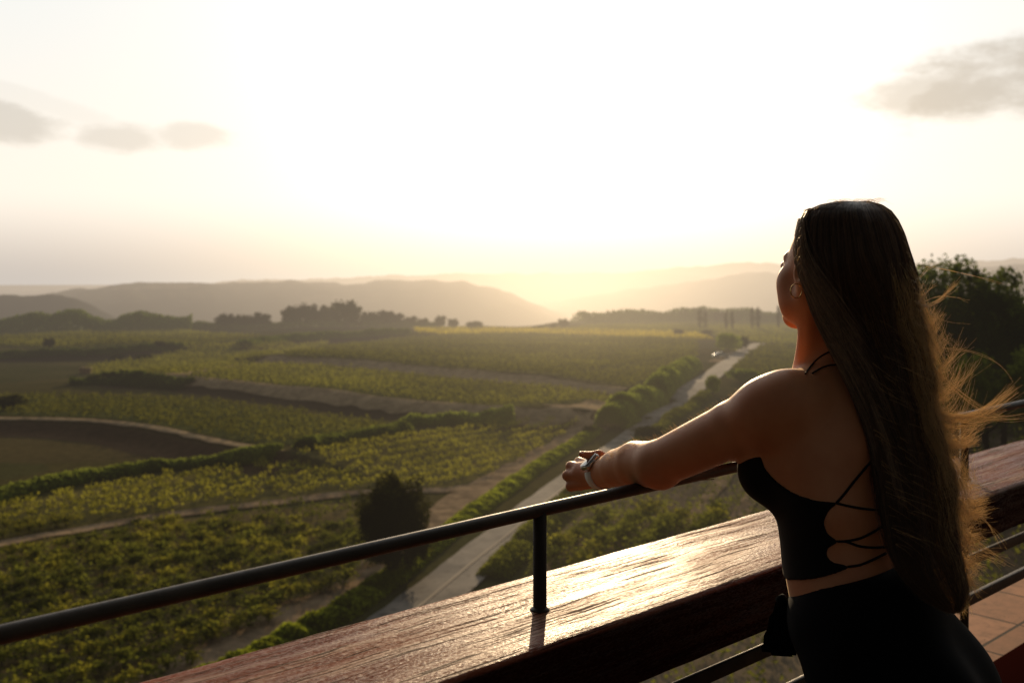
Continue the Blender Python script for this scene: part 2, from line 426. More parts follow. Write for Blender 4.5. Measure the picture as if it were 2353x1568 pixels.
o = strip('road_marking', EDGE, .22, LM, .20, jit=.3); tag(o, 'faded pale line along the lane', None, None, 'structure')
TR = [
 ('dirt_track', [(1352, 980), (1260, 1045), (1175, 1090), (1075, 1150), (970, 1235), (860, 1320), (735, 1400), (575, 1480), (380, 1590), (260, 1700)], 5.0, DM, -20, 'brown dirt track beside the lower vineyard'),
 ('field_path', [(-60, 1262), (200, 1215), (420, 1182), (640, 1155), (840, 1132), (1000, 1128), (1080, 1120)], 2.2, DM, -20, 'pale path between the two near vineyards'),
 ('bank_path', [(330, 872), (430, 873), (560, 885), (700, 902), (850, 921), (1000, 937), (1150, 949), (1290, 947), (1430, 928)], 4.4, PM, -16.8, 'dry grassy path on the long middle bank'),
 ('bank_path', [(-200, 957), (0, 961), (150, 965), (300, 975), (430, 999), (560, 1025), (640, 1040)], 1.7, PM, -17.1, 'dry grassy path on the left bank'),
 ('bank_path', [(600, 829), (720, 833), (850, 841), (1000, 855), (1150, 871), (1300, 887), (1430, 899)], 4.4, PM, -17.3, 'thin dry path on the far bank'),
 ('field_path', [(330, 873), (420, 858), (520, 842), (620, 826)], 4.5, PM, -20, 'diagonal path between the middle vineyards'),
 ('lay_by', [(1290, 950), (1360, 942), (1430, 930)], 9.0, DM, -20, 'bare lay-by by the lane'),
 ('dirt_track', [(1640, 832), (1660, 820), (1690, 808)], 3.0, DM, -20, 'bare patch by the far bend'),
 ('dirt_track', [(1745, 789), (1800, 806), (1900, 822), (2100, 830)], 1.6, DM, -20, 'side track to the right of the bend'),
 ('dirt_track', [(1500, 1330), (1600, 1180), (1680, 1080), (1760, 1000), (1850, 930)], 1.6, DM, -20, 'soil track between vine rows'),
 ('dirt_track', [(1640, 1300), (1700, 1180), (1770, 1080), (1850, 990)], 1.6, DM, -20, 'second soil track between vine rows'),
]
for nm, px, wd, mt, z0, lb in TR:
    o = strip(nm, px, wd, mt, .10, z0, .5); tag(o, lb, None, None, 'structure')

# ------------------------------------------------------------------ vegetation materials
LM_vine = leafmat('vine_leaves', (.070, .084, .022), (.105, .118, .027), (.27, .29, .035), .32, .10)
LM_vine2 = leafmat('vine_leaves_yellow', (.135, .142, .028), (.180, .180, .032), (.46, .44, .045), .36, .08)
LM_far = leafmat('far_vines', (.110, .122, .030), (.140, .146, .034), (.32, .32, .04), .28, .03)
LM_rim = leafmat('far_yellow_vines', (.08, .07, .012), (.14, .12, .015), (.5, .42, .03), .5, .1)
LM_tree = leafmat('tree_leaves', (.020, .024, .010), (.044, .048, .016), (.08, .08, .012), .2, .5)
LM_oak = leafmat('dark_wood_leaves', (.034, .050, .016), (.078, .100, .028), (.18, .24, .03), .32, .35)
LM_hedge = leafmat('hedge_leaves', (.060, .080, .026), (.105, .130, .034), (.30, .36, .05), .45, .3)
LM_weed = leafmat('weed_leaves', (.05, .07, .012), (.10, .12, .02), (.36, .42, .03), .5, .4)
m, nt, fin = newmat('bark', True); BK = fin(pbsdf(nt, nt.mix(nt.noise(nt.node('ShaderNodeTexCoord').outputs['Object'], 9, 4), (.03, .022, .015), (.08, .06, .04)), .9, .2))

# vines -----------------------------------------------------------
def vine_mesh(seed, mat):
    rs = np.random.default_rng(seed); parts = []
    nl = 150; u = rs.normal(size=(nl, 3))*np.array([.36, .36, .30])+np.array([0, 0, .85])
    arms = rs.uniform(-.45, .45, (5, 2))
    for a in arms:
        k = 16; s = rs.uniform(0, 1, k)[:, None]
        u = np.concatenate([u, np.concatenate([a*s, .6+.75*s*rs.uniform(.6, 1.1)], 1)+rs.normal(size=(k, 3))*.08])
    v, f = leaves(u, .24, rs)
    me = mesh_np('vine_foliage', v, f); me.materials.append(mat)
    st = tube([(0, 0, -.1), (.03, .01, .3), (-.02, .03, .65)], [.05, .04, .03], 6)
    sm = mesh_np('vine_stem', *st); sm.materials.append(BK)
    return me, sm
VM = [vine_mesh(100+i, LM_vine if i % 3 else LM_vine2) for i in range(6)]
def rows(poly, ang, spacing, step, rs, jit=.25, gap=.06):
    d = np.array([math.sin(ang), math.cos(ang)]); q = np.array([d[1], -d[0]])
    ct = poly.mean(0); u = (poly-ct)@d; v = (poly-ct)@q
    U, V = np.meshgrid(np.arange(u.min(), u.max(), step), np.arange(v.min(), v.max(), spacing))
    U = U+rs.normal(size=U.shape)*jit; V = V+rs.normal(size=V.shape)*jit*.5
    p = ct+U.reshape(-1, 1)*d+V.reshape(-1, 1)*q
    k = inpoly(p[:, 0], p[:, 1], poly) & (rs.uniform(size=len(p)) > gap)
    return p[k]
def onscreen(p, mx_=250):
    x = CX+F*p[:, 0]/p[:, 1]; y = HY+F*(H+20)/p[:, 1]
    return (p[:, 1] > 40) & (x > -mx_) & (x < 2352+mx_) & (y < 1568+330)
rs = np.random.default_rng(5)
near = []
for k, ang, sp, st in (('n1', R(42), 2.5, 1.15), ('n2', R(38), 2.6, 1.1), ('r1', R(24), 3.0, 1.6)):
    p = rows(FW[k], ang, sp, st, rs); p = p[onscreen(p)]
    near += [(q[0], q[1], k) for q in p]
near = np.array([(a, b, {'n1': 0, 'n2': 1, 'r1': 2}[c]) for a, b, c in near])
road_w = np.array([G2(*p) for p in ROADPX])
sdr, _ = seg_sd(near[:, 0], near[:, 1], road_w); near = near[np.abs(sdr) > 4.0]
# those that show in the frame below the beam or rail come first
sxp = CX+F*near[:, 0]/near[:, 1]; syp = HY+F*(H+19)/near[:, 1]
beam_y = 1664-.2788*sxp
vis = (sxp > -10) & (sxp < 2360) & (syp < np.minimum(1575, beam_y+10)) & ~((sxp > 1700) & (syp > 1000)) & ~((sxp > 1700) & (sxp < 2200))
order = np.lexsort((near[:, 1], ~vis)); near = near[order]
indiv, rest = near[:300], near[300:]
LB = ['bushy vine in the dark near vineyard at lower left', 'yellow-green vine in the vineyard above the pale path', 'bushy vine on pale soil between the lane and the woman']
GRP = ['vines of the lower left vineyard', 'vines of the yellow-green vineyard', 'vines to the right of the lane']
hz_ = hgt(indiv[:, 0], indiv[:, 1])
for i, (x, y, k) in enumerate(indiv):
    k = int(k); a, b = VM[(0, 3)[rs.integers(0, 2)] if k == 1 else rs.integers(0, 6)]
    t_ = empty('grapevine', (x, y, hz_[i]), rs.uniform(0, 6.28)); s_ = rs.uniform(.7, 1.05)*(1.45 if k == 2 else 1.0); t_.scale = (s_*1.25, s_*1.25, s_*rs.uniform(.65, .85)*(1.15 if k == 2 else 1))
    tag(t_, LB[k], 'grapevine', GRP[k])
    obj('foliage', a, None, t_); obj('stem', b, None, t_)
def vine_field(name, p, lv, size, sig, mat, label, hz=.75):
    rs_ = np.random.default_rng(len(p)); z = hgt(p[:, 0], p[:, 1])
    c = np.repeat(np.column_stack([p, z+hz]), lv, 0)+rs_.normal(size=(len(p)*lv, 3))*np.array([sig, sig, sig*.55])
    v, f = leaves(c, size, rs_); o = obj(name, mesh_np(name, v, f), mat); tag(o, label, 'vineyard', None, 'stuff'); return o
for k, (mt, lb) in enumerate(((LM_vine, 'dark near vineyard rows at lower left'), (LM_vine2, 'yellow-green vineyard rows above the pale path'), (LM_vine, 'vineyard rows on the slope to the right of the lane'))):
    q = rest[rest[:, 2] == k][:, :2]
    if len(q): vine_field('vineyard', q, 36, .29, .32 if k < 2 else .65, mt, lb, .62)
for k, ang, mt, lb in (('m1', R(38), LM_far, 'dark green vineyard above the left bank'), ('m2', R(60), LM_far, 'vineyard wedge between the two long banks'),
                       ('m3', R(75), LM_far, 'broad vineyard beyond the far bank'), ('m4', R(35), LM_far, 'vineyard wedge with diagonal rows at middle left'),
                       ('m5', R(80), LM_far, 'pale green vineyard before the left wood'), ('m8', R(60), LM_far, 'hazy vineyard on the right-hand rise'), ('m9', R(40), LM_far, 'low green plot to the right of the bend'), ('m7', R(80), LM_rim, 'bright yellow strip of vines at the far field edge')):
    p = rows(FW[k], ang, 2.4, 1.0, rs, .15, .01); p = p[onscreen(p)]
    vine_field('vineyard', p, 9 if k in ('m1', 'm2', 'm4') else 6, .55 if k in ('m1', 'm2', 'm4') else .8, .42, mt, lb, .55)

# trees ------------------------------------------------------------
def crown_mesh(seed, rx, rz, n_, size, mat, kind='round'):
    rs_ = np.random.default_rng(seed); k = 70 if n_ < 15000 else 120
    cc = rs_.normal(size=(k, 3)); pw = 4.0 if kind == 'oval' else 2.6; cc /= ((np.abs(cc)**pw).sum(1)**(1/pw))[:, None]; cc *= (rs_.uniform(.05, 1, k)**.45*.80)[:, None]
    cr = rs_.uniform(.12 if k == 70 else .17, .34, k)
    if kind == 'tall': cr *= .8
    idx = rs_.integers(0, k, n_); u = rs_.normal(size=(n_, 3)); u /= np.linalg.norm(u, axis=1)[:, None]
    u *= rs_.uniform(.45, 1.08, n_)[:, None]
    p = cc[idx]+u*cr[idx][:, None]
    if kind == 'pine': p[:, 2] = np.abs(p[:, 2])*.7
    p *= np.array([rx, rx, rz])
    v, f = leaves(p, size, rs_); me = mesh_np('crown', v, f); me.materials.append(mat); return me
def trunk_mesh(seed, hgt_, r0, rx):
    rs_ = np.random.default_rng(seed); parts = [tube([(0, 0, -.5), (rs_.normal()*.1, rs_.normal()*.1, hgt_*.5), (rs_.normal()*.2, rs_.normal()*.2, hgt_)], [r0*1.2, r0*.85, r0*.5], 8)]
    for k in range(5):
        a = k*1.257+rs_.uniform(0, .6); z0 = hgt_*rs_.uniform(.45, .8)
        parts.append(tube([(0, 0, z0), (math.cos(a)*rx*.3, math.sin(a)*rx*.3, z0+rx*.25), (math.cos(a)*rx*.6, math.sin(a)*rx*.6, z0+rx*.6)], [r0*.45, r0*.3, r0*.12], 6))
    me = mesh_np('trunk', *join(parts), True); me.materials.append(BK); return me
def plant_tree(name, x, y, crown, trunk, cz, s, label, group=None, sz=1.0, z=None, cat='tree'):
    t_ = empty(name, (x, y, h1(x, y) if z is None else z), rs.uniform(0, 6.28)); t_.scale = (s, s, s*sz)
    tag(t_, label, cat, group); c = obj('crown', crown, None, t_); c.location = (0, 0, cz); obj('trunk', trunk, None, t_); return t_
RC = [crown_mesh(200+i, 1, 1, 2200, .20, LM_tree) for i in range(5)]
RT = [trunk_mesh(220+i, 1.0, .08, 1) for i in range(5)]
GC = [crown_mesh(240, 1, 1, 2200, .2, LM_hedge)]
TC = crown_mesh(231, 1, 1, 700, .22, LM_tree, 'tall'); 
def round_tree(px, basey, wpx, topy, label, group=None, name='tree', mesh=None, z0=None):
    g = ray_ground(px, basey) if z0 is None else z0
    s = wpx/F*g[1]/2; hh = (basey-topy)/F*g[1]; i = rs.integers(0, 5)
    t_ = empty(name, tuple(g), rs.uniform(0, 6.28)); tag(t_, label, 'tree' if name != 'bush' else 'bush', group)
    c = obj('crown', mesh or RC[i], None, t_); rz = hh*.50; c.location = (0, 0, hh-rz); c.scale = (s, s, rz)
    tk = obj('trunk', RT[i], None, t_); tk.scale = (s, s, hh*.7)
    return t_
# the dark oval tree by the near bend
g = ray_ground(908, 1318)
big = empty('tree', tuple(g), 0); tag(big, 'dark oval evergreen standing alone at the edge of the near vineyard', 'tree')
cm = crown_mesh(301, 2.75, 3.5, 26000, .24, LM_tree, 'oval'); c = obj('crown', cm, None, big); c.location = (0, 0, 3.7)
obj('trunk', trunk_mesh(302, 4.2, .22, 2.2), None, big)
# clump in the middle distance
clump = [(520, 742, 46, 709), (560, 744, 44, 712), (600, 744, 50, 708), (668, 744, 52, 697), (712, 745, 56, 694), (752, 746, 50, 699), (800, 748, 72, 688), (850, 746, 44, 712), (885, 747, 48, 711), (912, 748, 38, 716), (945, 748, 34, 722), (972, 750, 30, 728)]
for px, by, wp, ty in clump:
    lb = 'large dome-crowned tree standing tallest in the middle clump' if wp == 72 else 'dark round tree in the clump at the far field edge'
    round_tree(px, by+4, wp*1.15, ty, lb, None if wp == 72 else 'trees of the clump at the far field edge')
for px, by, wp, ty, lb in [(1010, 752, 28, 722, 'small pointed tree first to the right of the clump'), (1041, 752, 26, 730, 'small tree second to the right of the clump'),
                           (1091, 755, 42, 737, 'low spreading tree alone on the far field edge'), (1152, 757, 22, 749, 'tiny dark bush at the field edge below the gap of the hills'),
                           (1236, 758, 26, 747, 'small round bush right of the gap of the hills'), (1295, 752, 26, 731, 'small lone tree before the right-hand hill'), (1272, 756, 14, 742, 'slim sapling beside a small lone tree')]:
    round_tree(px, by, wp*1.15, ty, lb)
for i, (px, by, wp, ty) in enumerate([(1345, 742, 30, 728), (1375, 741, 34, 722), (1405, 740, 44, 717), (1440, 740, 46, 716), (1475, 740, 38, 719), (1515, 741, 44, 717), (1550, 741, 34, 718), (1582, 741, 46, 707), (1612, 742, 36, 710), (1648, 743, 40, 714), (1690, 742, 40, 714), (1740, 742, 50, 716), (1790, 742, 50, 716)]):
    round_tree(px, by, wp*1.2, ty, 'hazy round tree in the line on the right-hand rise', 'trees of the line on the right-hand rise')
cyp = empty
for px, by, ty in [(1607, 758, 706), (1620, 758, 713), (1668, 760, 712), (1682, 760, 712), (1728, 758, 704), (1741, 758, 703), (1788, 756, 699)]:
    g = ray_ground(px, by); hh = (by-ty)/F*g[1]; t_ = empty('cypress', tuple(g), rs.uniform(0, 6)); tag(t_, 'slender dark cypress in the row beyond the bend of the lane', 'cypress', 'row of cypresses beyond the lane')
    c = obj('crown', TC, None, t_); c.location = (0, 0, hh*.52); c.scale = (1.25, 1.25, hh*.5); tk = obj('trunk', RT[0], None, t_); tk.scale = (1, 1, hh*.3)
for px, by, wp, ty, lb in [(1560, 772, 30, 754, 'small dark bush at the foot of the right-hand rise'), (1625, 772, 34, 756, 'pair-like bush under the cypresses'),
        (1672, 806, 66, 762, 'round leafy tree beside the far bend of the lane'), (1705, 803, 34, 768, 'smaller tree at the right of the round tree by the bend'),
        (1638, 906, 38, 860, 'small upright tree at the right edge of the lane'), (1490, 1016, 78, 974, 'dark round bush beside the lane behind the elbow'),
        (368, 802, 34, 786, 'dark bush between the left vineyards'), (330, 828, 50, 812, 'dark bush above the stone hut'), (270, 826, 40, 812, 'dark bush left above the stone hut'),
        (20, 940, 90, 905, 'dark square-clipped thicket at the left edge'), (1352, 1000, 34, 975, 'small dark bush at the head of the dirt track'), (1710, 880, 90, 846, 'broad dark bush right of the lane'), (1800, 880, 100, 850, 'dark scrub behind the shoulder'),
        (112, 800, 30, 775, 'hazy small tree in the left vineyard'), (430, 752, 20, 738, 'small tree at the end of the left wood')]:
    round_tree(px, by, wp, ty, lb, mesh=GC[0] if 'leafy' in lb or 'upright' in lb or 'broad' in lb else None, name='bush' if 'bush' in lb or 'scrub' in lb or 'thicket' in lb else 'tree')
# hedges and woods (leaf masses)
def mass(name, pix, wd, hh, dens, size, mat, label, cat, kind='stuff', z0=-20., seed=1, wob=.35):
    rs_ = np.random.default_rng(seed); pl = np.array([G2(x, y) for x, y in pix]); L = np.hypot(*(np.diff(pl, axis=0).T)); S = np.concatenate([[0], np.cumsum(L)])
    n_ = int(S[-1]*dens); s = rs_.uniform(0, S[-1], n_); x = np.interp(s, S, pl[:, 0]); y = np.interp(s, S, pl[:, 1])
    i = np.clip(np.searchsorted(S, s)-1, 0, len(L)-1); d = np.diff(pl, axis=0)[i]/L[i][:, None]
    top = hh*(1-wob+2*wob*fbm(s/(hh*1.6), s*0, seed+3, 3)); u = rs_.uniform(-1, 1, n_); vv = np.sqrt(rs_.uniform(0, 1, n_))
    off = u*wd/2; z = top*np.sqrt(np.clip(1-u*u, 0, 1))*vv
    x = x-d[:, 1]*off; y = y+d[:, 0]*off
    v, f = leaves(np.column_stack([x, y, hgt(x, y)+z]), size, rs_); o = obj(name, mesh_np(name, v, f), mat); tag(o, label, cat, None, kind); return o
mass('woodland', [(-260, 744), (0, 743), (120, 743), (250, 742), (380, 745), (440, 748)], 22, 6.8, 160, 1.3, LM_oak, 'dark wood closing the plain at far left', 'woodland', z0=-20, seed=2, wob=.5)
mass('woodland', [(430, 747), (500, 745), (640, 742), (1000, 750)], 10, 2.8, 60, 1.2, LM_oak, 'low scrub under the far clump of trees', 'woodland', z0=-20, seed=3)
mass('woodland', [(1330, 744), (1500, 741), (1800, 742), (2100, 742), (2500, 742)], 22, 6.5, 60, 1.5, LM_oak, 'low scrub along the right-hand rise', 'woodland', z0=-20, seed=4)
mass('hedge', [(-60, 1165), (60, 1130), (200, 1100), (330, 1083), (480, 1068), (640, 1040)], 3.4, 1.1, 420, .5, LM_hedge, 'green reed hedge along the ditch at lower left', 'hedge', 'thing', seed=5, wob=.28)
mass('hedge', [(700, 1032), (760, 1018), (850, 1004), (925, 992)], 3.6, 1.3, 420, .5, LM_hedge, 'shorter green hedge in the middle of the fields', 'hedge', 'thing', seed=6, wob=.5)
mass('hedge', [(930, 978), (1020, 972), (1110, 970), (1180, 962)], 4, 1.3, 260, .5, LM_hedge, 'scrubby hedge below the end of the long bank', 'hedge', 'thing', seed=7, wob=.6)
mass('hedge', [(1402, 985), (1455, 945), (1512, 905), (1550, 874), (1588, 848)], 5, 3.1, 520, .55, LM_hedge, 'bright leafy hedge along the left of the lane', 'hedge', 'thing', seed=8, wob=.3)
mass('hedge', [(560, 793), (650, 780), (760, 772), (940, 766)], 5, 1.5, 140, .9, LM_oak, 'dark hedge behind the middle vineyards', 'hedge', 'thing', z0=-18, seed=9, wob=.5)
mass('hedge', [(-60, 822), (60, 818), (200, 812), (340, 802), (420, 796)], 4, 1.0, 120, .8, LM_oak, 'low dark hedge across the left fields', 'hedge', 'thing', z0=-19, seed=10, wob=.6)
mass('hedge', [(160, 885), (230, 880), (330, 882), (430, 892)], 5, 1.3, 200, .7, LM_oak, 'dark scrub below the stone hut', 'hedge', 'thing', seed=11, wob=.5)
mass('weeds', [(420, 1600), (600, 1505), (780, 1415), (900, 1330), (985, 1262), (1090, 1180), (1200, 1100), (1290, 1040), (1370, 990)], 2.4, .7, 420, .30, LM_weed, 'bright green weeds on the verge left of the lane', 'weeds', seed=12, wob=.6)
mass('weeds', [(1130, 1330), (1240, 1215), (1330, 1130), (1440, 1040), (1540, 965), (1620, 910)], 2.6, .9, 200, .3, LM_vine, 'scrubby weeds on the right verge of the lane', 'weeds', seed=13, wob=.6)
# the wood on the right, close behind the hair
right = [(2180, 880, 330, 586, 'tall broad dark tree on the right behind the blowing hair'), (2290, 890, 170, 655, 'second dark tree sloping down at the right edge'), (2340, 900, 120, 700, 'smaller dark tree at the right edge')]
GR = np.array([0, 0, 0])
def big_tree(px, topy, basey, wpx, Y, label, seed, mat=LM_oak, n_=14000, name='tree', cat='tree', leaf=.30):
    x = (px-CX)/F*Y; zb = H-(basey-HY)/F*Y; hh = (basey-topy)/F*Y; wx = wpx/F*Y/2
    zg = h1(x, Y); t_ = empty(name, (x, Y, zg)); tag(t_, label, cat); dz = zb-zg
    cm = crown_mesh(seed, wx, hh*.5, n_, leaf, mat, 'oval'); c = obj('crown', cm, None, t_); c.location = (0, 0, dz+hh*.5)
    obj('trunk', trunk_mesh(seed+1, max(dz+hh*.5, .5), .3, wx), None, t_)
big_tree(2190, 580, 960, 320, 98, 'tall broad dark tree on the right behind the blowing hair', 401, n_=36000, leaf=.42)
big_tree(2305, 660, 960, 190, 92, 'dark tree with sloping crown at the right edge', 402, n_=20000, leaf=.42)
big_tree(2420, 700, 980, 240, 95, 'dark tree at the far right edge of the frame', 403)
big_tree(2260, 800, 990, 170, 82, 'lighter green bush below the dark trees', 405, LM_hedge, 6000, 'bush', 'bush')
big_tree(2380, 790, 1000, 160, 80, 'green bush at the right edge above the rail', 406, LM_hedge, 6000, 'bush', 'bush')
big_tree(2130, 820, 1000, 150, 84, 'green bush hidden behind the hair', 407, LM_oak, 4000, 'bush', 'bush')
mass('weeds', [(2050, 1010), (2250, 1000), (2500, 990)], 14, 2.2, 900, .4, LM_hedge, 'green undergrowth below the trees at right', 'undergrowth', z0=-18, seed=14)

# stone hut, parked car, white post by the vines
m, nt, fin = newmat('stone', True); ps = nt.node('ShaderNodeTexCoord').outputs['Object']
ST = fin(pbsdf(nt, nt.mix(nt.noise(ps, 3, 4), (.30, .20, .12), (.5, .34, .2)), .9, .2))
m, nt, fin = newmat('roof_tile', True); RF = fin(pbsdf(nt, (.22, .12, .07), .9, .2))
m, nt, fin = newmat('dark_opening', True); DK = fin(pbsdf(nt, (.015, .012, .01), .9, .2))
X3, Y3, Z3 = np.eye(3)
g = ray_ground(196, 858); wv = []
for k in range(7):
    for q in range(4): wv.append(boxg((-1.2+.4*k+rs.normal()*.04, rs.normal()*.04, .18+.34*q), X3, Y3, Z3, .21, .28+rs.uniform(0, .06), .175, .03))
v, f = join(wv); o = obj('stone_wall', mesh_np('stone_wall', v, f), ST); o.location = tuple(g); o.rotation_euler = (0, 0, R(-12)); tag(o, 'short stretch of pale stone wall catching light above the left bank', 'wall')

m, nt, fin = newmat('car_paint', True); CP = fin(pbsdf(nt, (.62, .68, .70), .3, .6, Coat_Weight=.6))
m, nt, fin = newmat('car_glass', True); CG = fin(pbsdf(nt, (.05, .06, .07), .1, .8))
m, nt, fin = newmat('tyre', True); TY = fin(pbsdf(nt, (.02, .02, .02), .8, .3))
m, nt, fin = newmat('rim', True); RI = fin(pbsdf(nt, (.5, .5, .5), .4, .5, Metallic=.8))
g = ray_ground(1656, 822); car = empty('parked_car', tuple(g+np.array([0, 0, .05])), R(15)); tag(car, 'white car parked beside the bend of the lane', 'car')
side = [(-2.1, .35), (-2.15, .75), (-1.95, .95), (-1.55, 1.0), (-1.1, 1.42), (.35, 1.46), (1.05, 1.02), (1.85, .88), (2.1, .65), (2.1, .35)]
vv = []
for s_, inset in ((-1, 0), (1, 0)):
    for x, z in side: vv.append((x, s_*(.85-.14*max(0, z-.95)/.5), z))
k = len(side); ff = [(i, (i+1) % k, k+(i+1) % k, k+i) for i in range(k)]
mid = [(0, -.85, .6), (0, .85, .6)]; vv += mid
for i in range(0, k, 2): ff += [(2*k, (i+2) % k, (i+1) % k, i), (2*k+1, k+i, k+(i+1) % k, k+(i+2) % k)]
obj('body', mesh_np('body', vv, ff), CP, car)
gl_ = []
for s_ in (-1, 1):
    gl_.append((np.array([(-1.35, s_*.862, 1.0), (.9, s_*.862, 1.0), (.3, s_*.735, 1.4), (-1.05, s_*.735, 1.4)]), np.array([(0, 1, 2, 3)])))
gl_.append((np.array([(1.06, -.75, 1.04), (1.06, .75, 1.04), (.42, .68, 1.44), (.42, -.68, 1.44)]), np.array([(0, 1, 2, 3)])))
gl_.append((np.array([(-1.56, -.75, 1.04), (-1.56, .75, 1.04), (-1.14, .68, 1.41), (-1.14, -.68, 1.41)]), np.array([(3, 2, 1, 0)])))
obj('window_glass', mesh_np('window_glass', *join(gl_)), CG, car)
for x in (-1.3, 1.3):
    for s_ in (-1, 1):
        wv = tube([(x, s_*.72, .33), (x, s_*.9, .33)], .33, 16); wh = obj('wheel', mesh_np('wheel', *wv), TY, car)
        wv = tube([(x, s_*.89, .33), (x, s_*.915, .33)], .2, 12); obj('rim', mesh_np('rim', *wv), RI, wh)

# ------------------------------------------------------------------ terrace and railing
dR = np.array([.741, .6715, 0]); dR /= np.linalg.norm(dR); nF = np.array([-dR[1], dR[0], 0])   # nF: outward
P1 = np.array([.0512, 1.83, 0]); Zv = np.array([0, 0, 1.0])
def RP_(s, off, z): return P1+dR*s+nF*off+Zv*z
T0 = (0.6)
# painted timber
m, nt, fin = newmat('painted_timber')
ob = nt.node('ShaderNodeTexCoord').outputs['Object']
lng = nt.mapping(ob, (.55, 15.0, 15.0))
warp = nt.noise(ob, 3.0, 3, .5, 1)
lw = nt.vm('ADD', lng, nt.vm('MULTIPLY', warp, (.25, .55, .3)))
g1_ = nt.noise(lw, 3.2, 7, .72)
lng2 = nt.mapping(ob, (1.3, 52.0, 52.0)); g2_ = nt.noise(nt.vm('ADD', lng2, nt.vm('MULTIPLY', warp, (.5, 2.4, 1.2))), 2.0, 5, .7)
crk = nt.mr(g2_, .535, .60)                       # open grain
patch = nt.noise(nt.mapping(ob, (1.3, 5.0, 5.0)), 2.2, 5, .65)
fine = nt.noise(nt.mapping(ob, (95, 270, 270)), 1.0, 3, .7)
colr = nt.mix(nt.mr(patch, .35, .68), (.19, .046, .022), (.28, .088, .046))
colr = nt.mix(nt.mr(nt.m('MULTIPLY', g1_, nt.m('ADD', patch, .45)), .46, .58, 0, .75), colr, (.38, .19, .11))
colr = nt.mix(nt.m('MULTIPLY', crk, .85), colr, (.035, .010, .006))
rough = nt.m('ADD', nt.mr(patch, .35, .7, .36, .56), nt.m('MULTIPLY', crk, .3))
hh_ = nt.m('SUBTRACT', nt.m('ADD', nt.m('MULTIPLY', g1_, .30), nt.m('MULTIPLY', fine, .85)), nt.m('MULTIPLY', crk, .6))
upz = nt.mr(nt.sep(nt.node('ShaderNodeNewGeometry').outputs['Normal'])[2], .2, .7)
colr = nt.mix(upz, (.030, .006, .004), colr)  # shade painted into the side faces: near black wherever the beam doesn't face up
gls = nt.mr(nt.m('ADD', nt.m('MULTIPLY', fine, .55), nt.m('MULTIPLY', g1_, .45)), .44, .57, .01, .20)
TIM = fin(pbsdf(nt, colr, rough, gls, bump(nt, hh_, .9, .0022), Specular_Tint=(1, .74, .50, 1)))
m, nt, fin = newmat('painted_steel')
ob = nt.node('ShaderNodeTexCoord').outputs['Object']; sn = nt.noise(ob, 90, 4, .6)
STL = fin(pbsdf(nt, nt.mix(nt.mr(nt.noise(ob, 14, 4), .4, .7), (.045, .034, .024), (.075, .055, .038)), nt.mr(sn, .3, .7, .42, .56), .30, bump(nt, sn, .12, .001)))

m, nt, fin = newmat('post_steel'); STP = fin(pbsdf(nt, (.045, .035, .026), .7, .12))
rail = empty('railing', (0, 0, 0)); tag(rail, 'terrace railing of black steel pipe over a wide red painted timber beam', 'railing')
obj('handrail', mesh_np('handrail', *tube([RP_(s, 0, z) for s, z in ((-1.9, 1.001), (-.9, 1.0114), (0, 1.0205), (.9, 1.024), (1.79, 1.028), (3.4, 1.030), (5.2, 1.030))], .0121, 28), True), STL, rail)
for s in (-1.79, 0.0, 1.79, 3.58):
    po = obj('post', mesh_np('post', *tube([RP_(s, 0, 0.0), RP_(s, 0, 1.018)], .0125, 24), True), STP, rail)
    sn_ = (np.array([.0155, .022, .024]))
    obj('weld_collar', mesh_np('weld_collar', *tube([RP_(s, 0, .838), RP_(s, 0, .8405), RP_(s, 0, .844)], [.019, .0165, .0126], 20), True), STL, po)
# beam: rounded timber with slightly wavy arrises, built along local x
beam = empty('beam_tmp'); bpy.data.objects.remove(beam)
L0, L1, ns = -2.2, 5.6, 560
half = (.142, .176)   # near, far
prof_ = []
zt, zb = 0.0, -.128; b_ = .012
for cy, cz, a0 in ((half[1], zt, 90), (-half[0], zt, 180), (-half[0], zb, 270), (half[1], zb, 0)):
    sy = 1 if cy > 0 else -1; sz2 = -1 if cz == zt else 1
    order_ = range(5)
    for k in order_:
        if cz == zt and cy > 0: th = R(0+22.5*k)
        elif cz == zt: th = R(90+22.5*k)
        elif cy < 0: th = R(180+22.5*k)
        else: th = R(270+22.5*k)
        prof_.append((cy-sy*b_+b_*math.cos(th), cz+sz2*b_+b_*math.sin(th)))
# add inner points on the top for gentle undulation
topi = [i for i, (y, z) in enumerate(prof_) if z > -.001]
pr = []
for i, (y, z) in enumerate(prof_):
    pr.append((y, z))
    if i == 4:
        for q in range(1, 12): pr.append((half[1]-b_+(-(half[0]+half[1])+2*b_)*q/12, 0.0))
pr = np.array(pr); mP = len(pr)
ss = np.linspace(L0, L1, ns); bv = np.zeros((ns, mP, 3))
bv[:, :, 0] = ss[:, None]; bv[:, :, 1] = pr[None, :, 0]; bv[:, :, 2] = pr[None, :, 1]
wav = (fbm(ss*5, ss*0+1, 41, 3)-.5)*.010; wav2 = (fbm(ss*6, ss*0+7, 43, 3)-.5)*.010
bv[:, :, 1] += np.where(pr[None, :, 0] < -.10, wav[:, None], 0)+np.where(pr[None, :, 0] > .14, wav2[:, None], 0)
bv[:, :, 2] += np.where(pr[None, :, 1] > -.02, (fbm(ss[:, None]*2.2+0*pr[None, :, 0], pr[None, :, 0]*14+5+0*ss[:, None], 45, 4)-.5)*.0016, 0)
bf = [(i*mP+k, i*mP+(k+1) % mP, (i+1)*mP+(k+1) % mP, (i+1)*mP+k) for i in range(ns-1) for k in range(mP)]
bo = obj('timber_beam', mesh_np('timber_beam', bv.reshape(-1, 3), np.array(bf)[:, ::-1], True), TIM, rail)
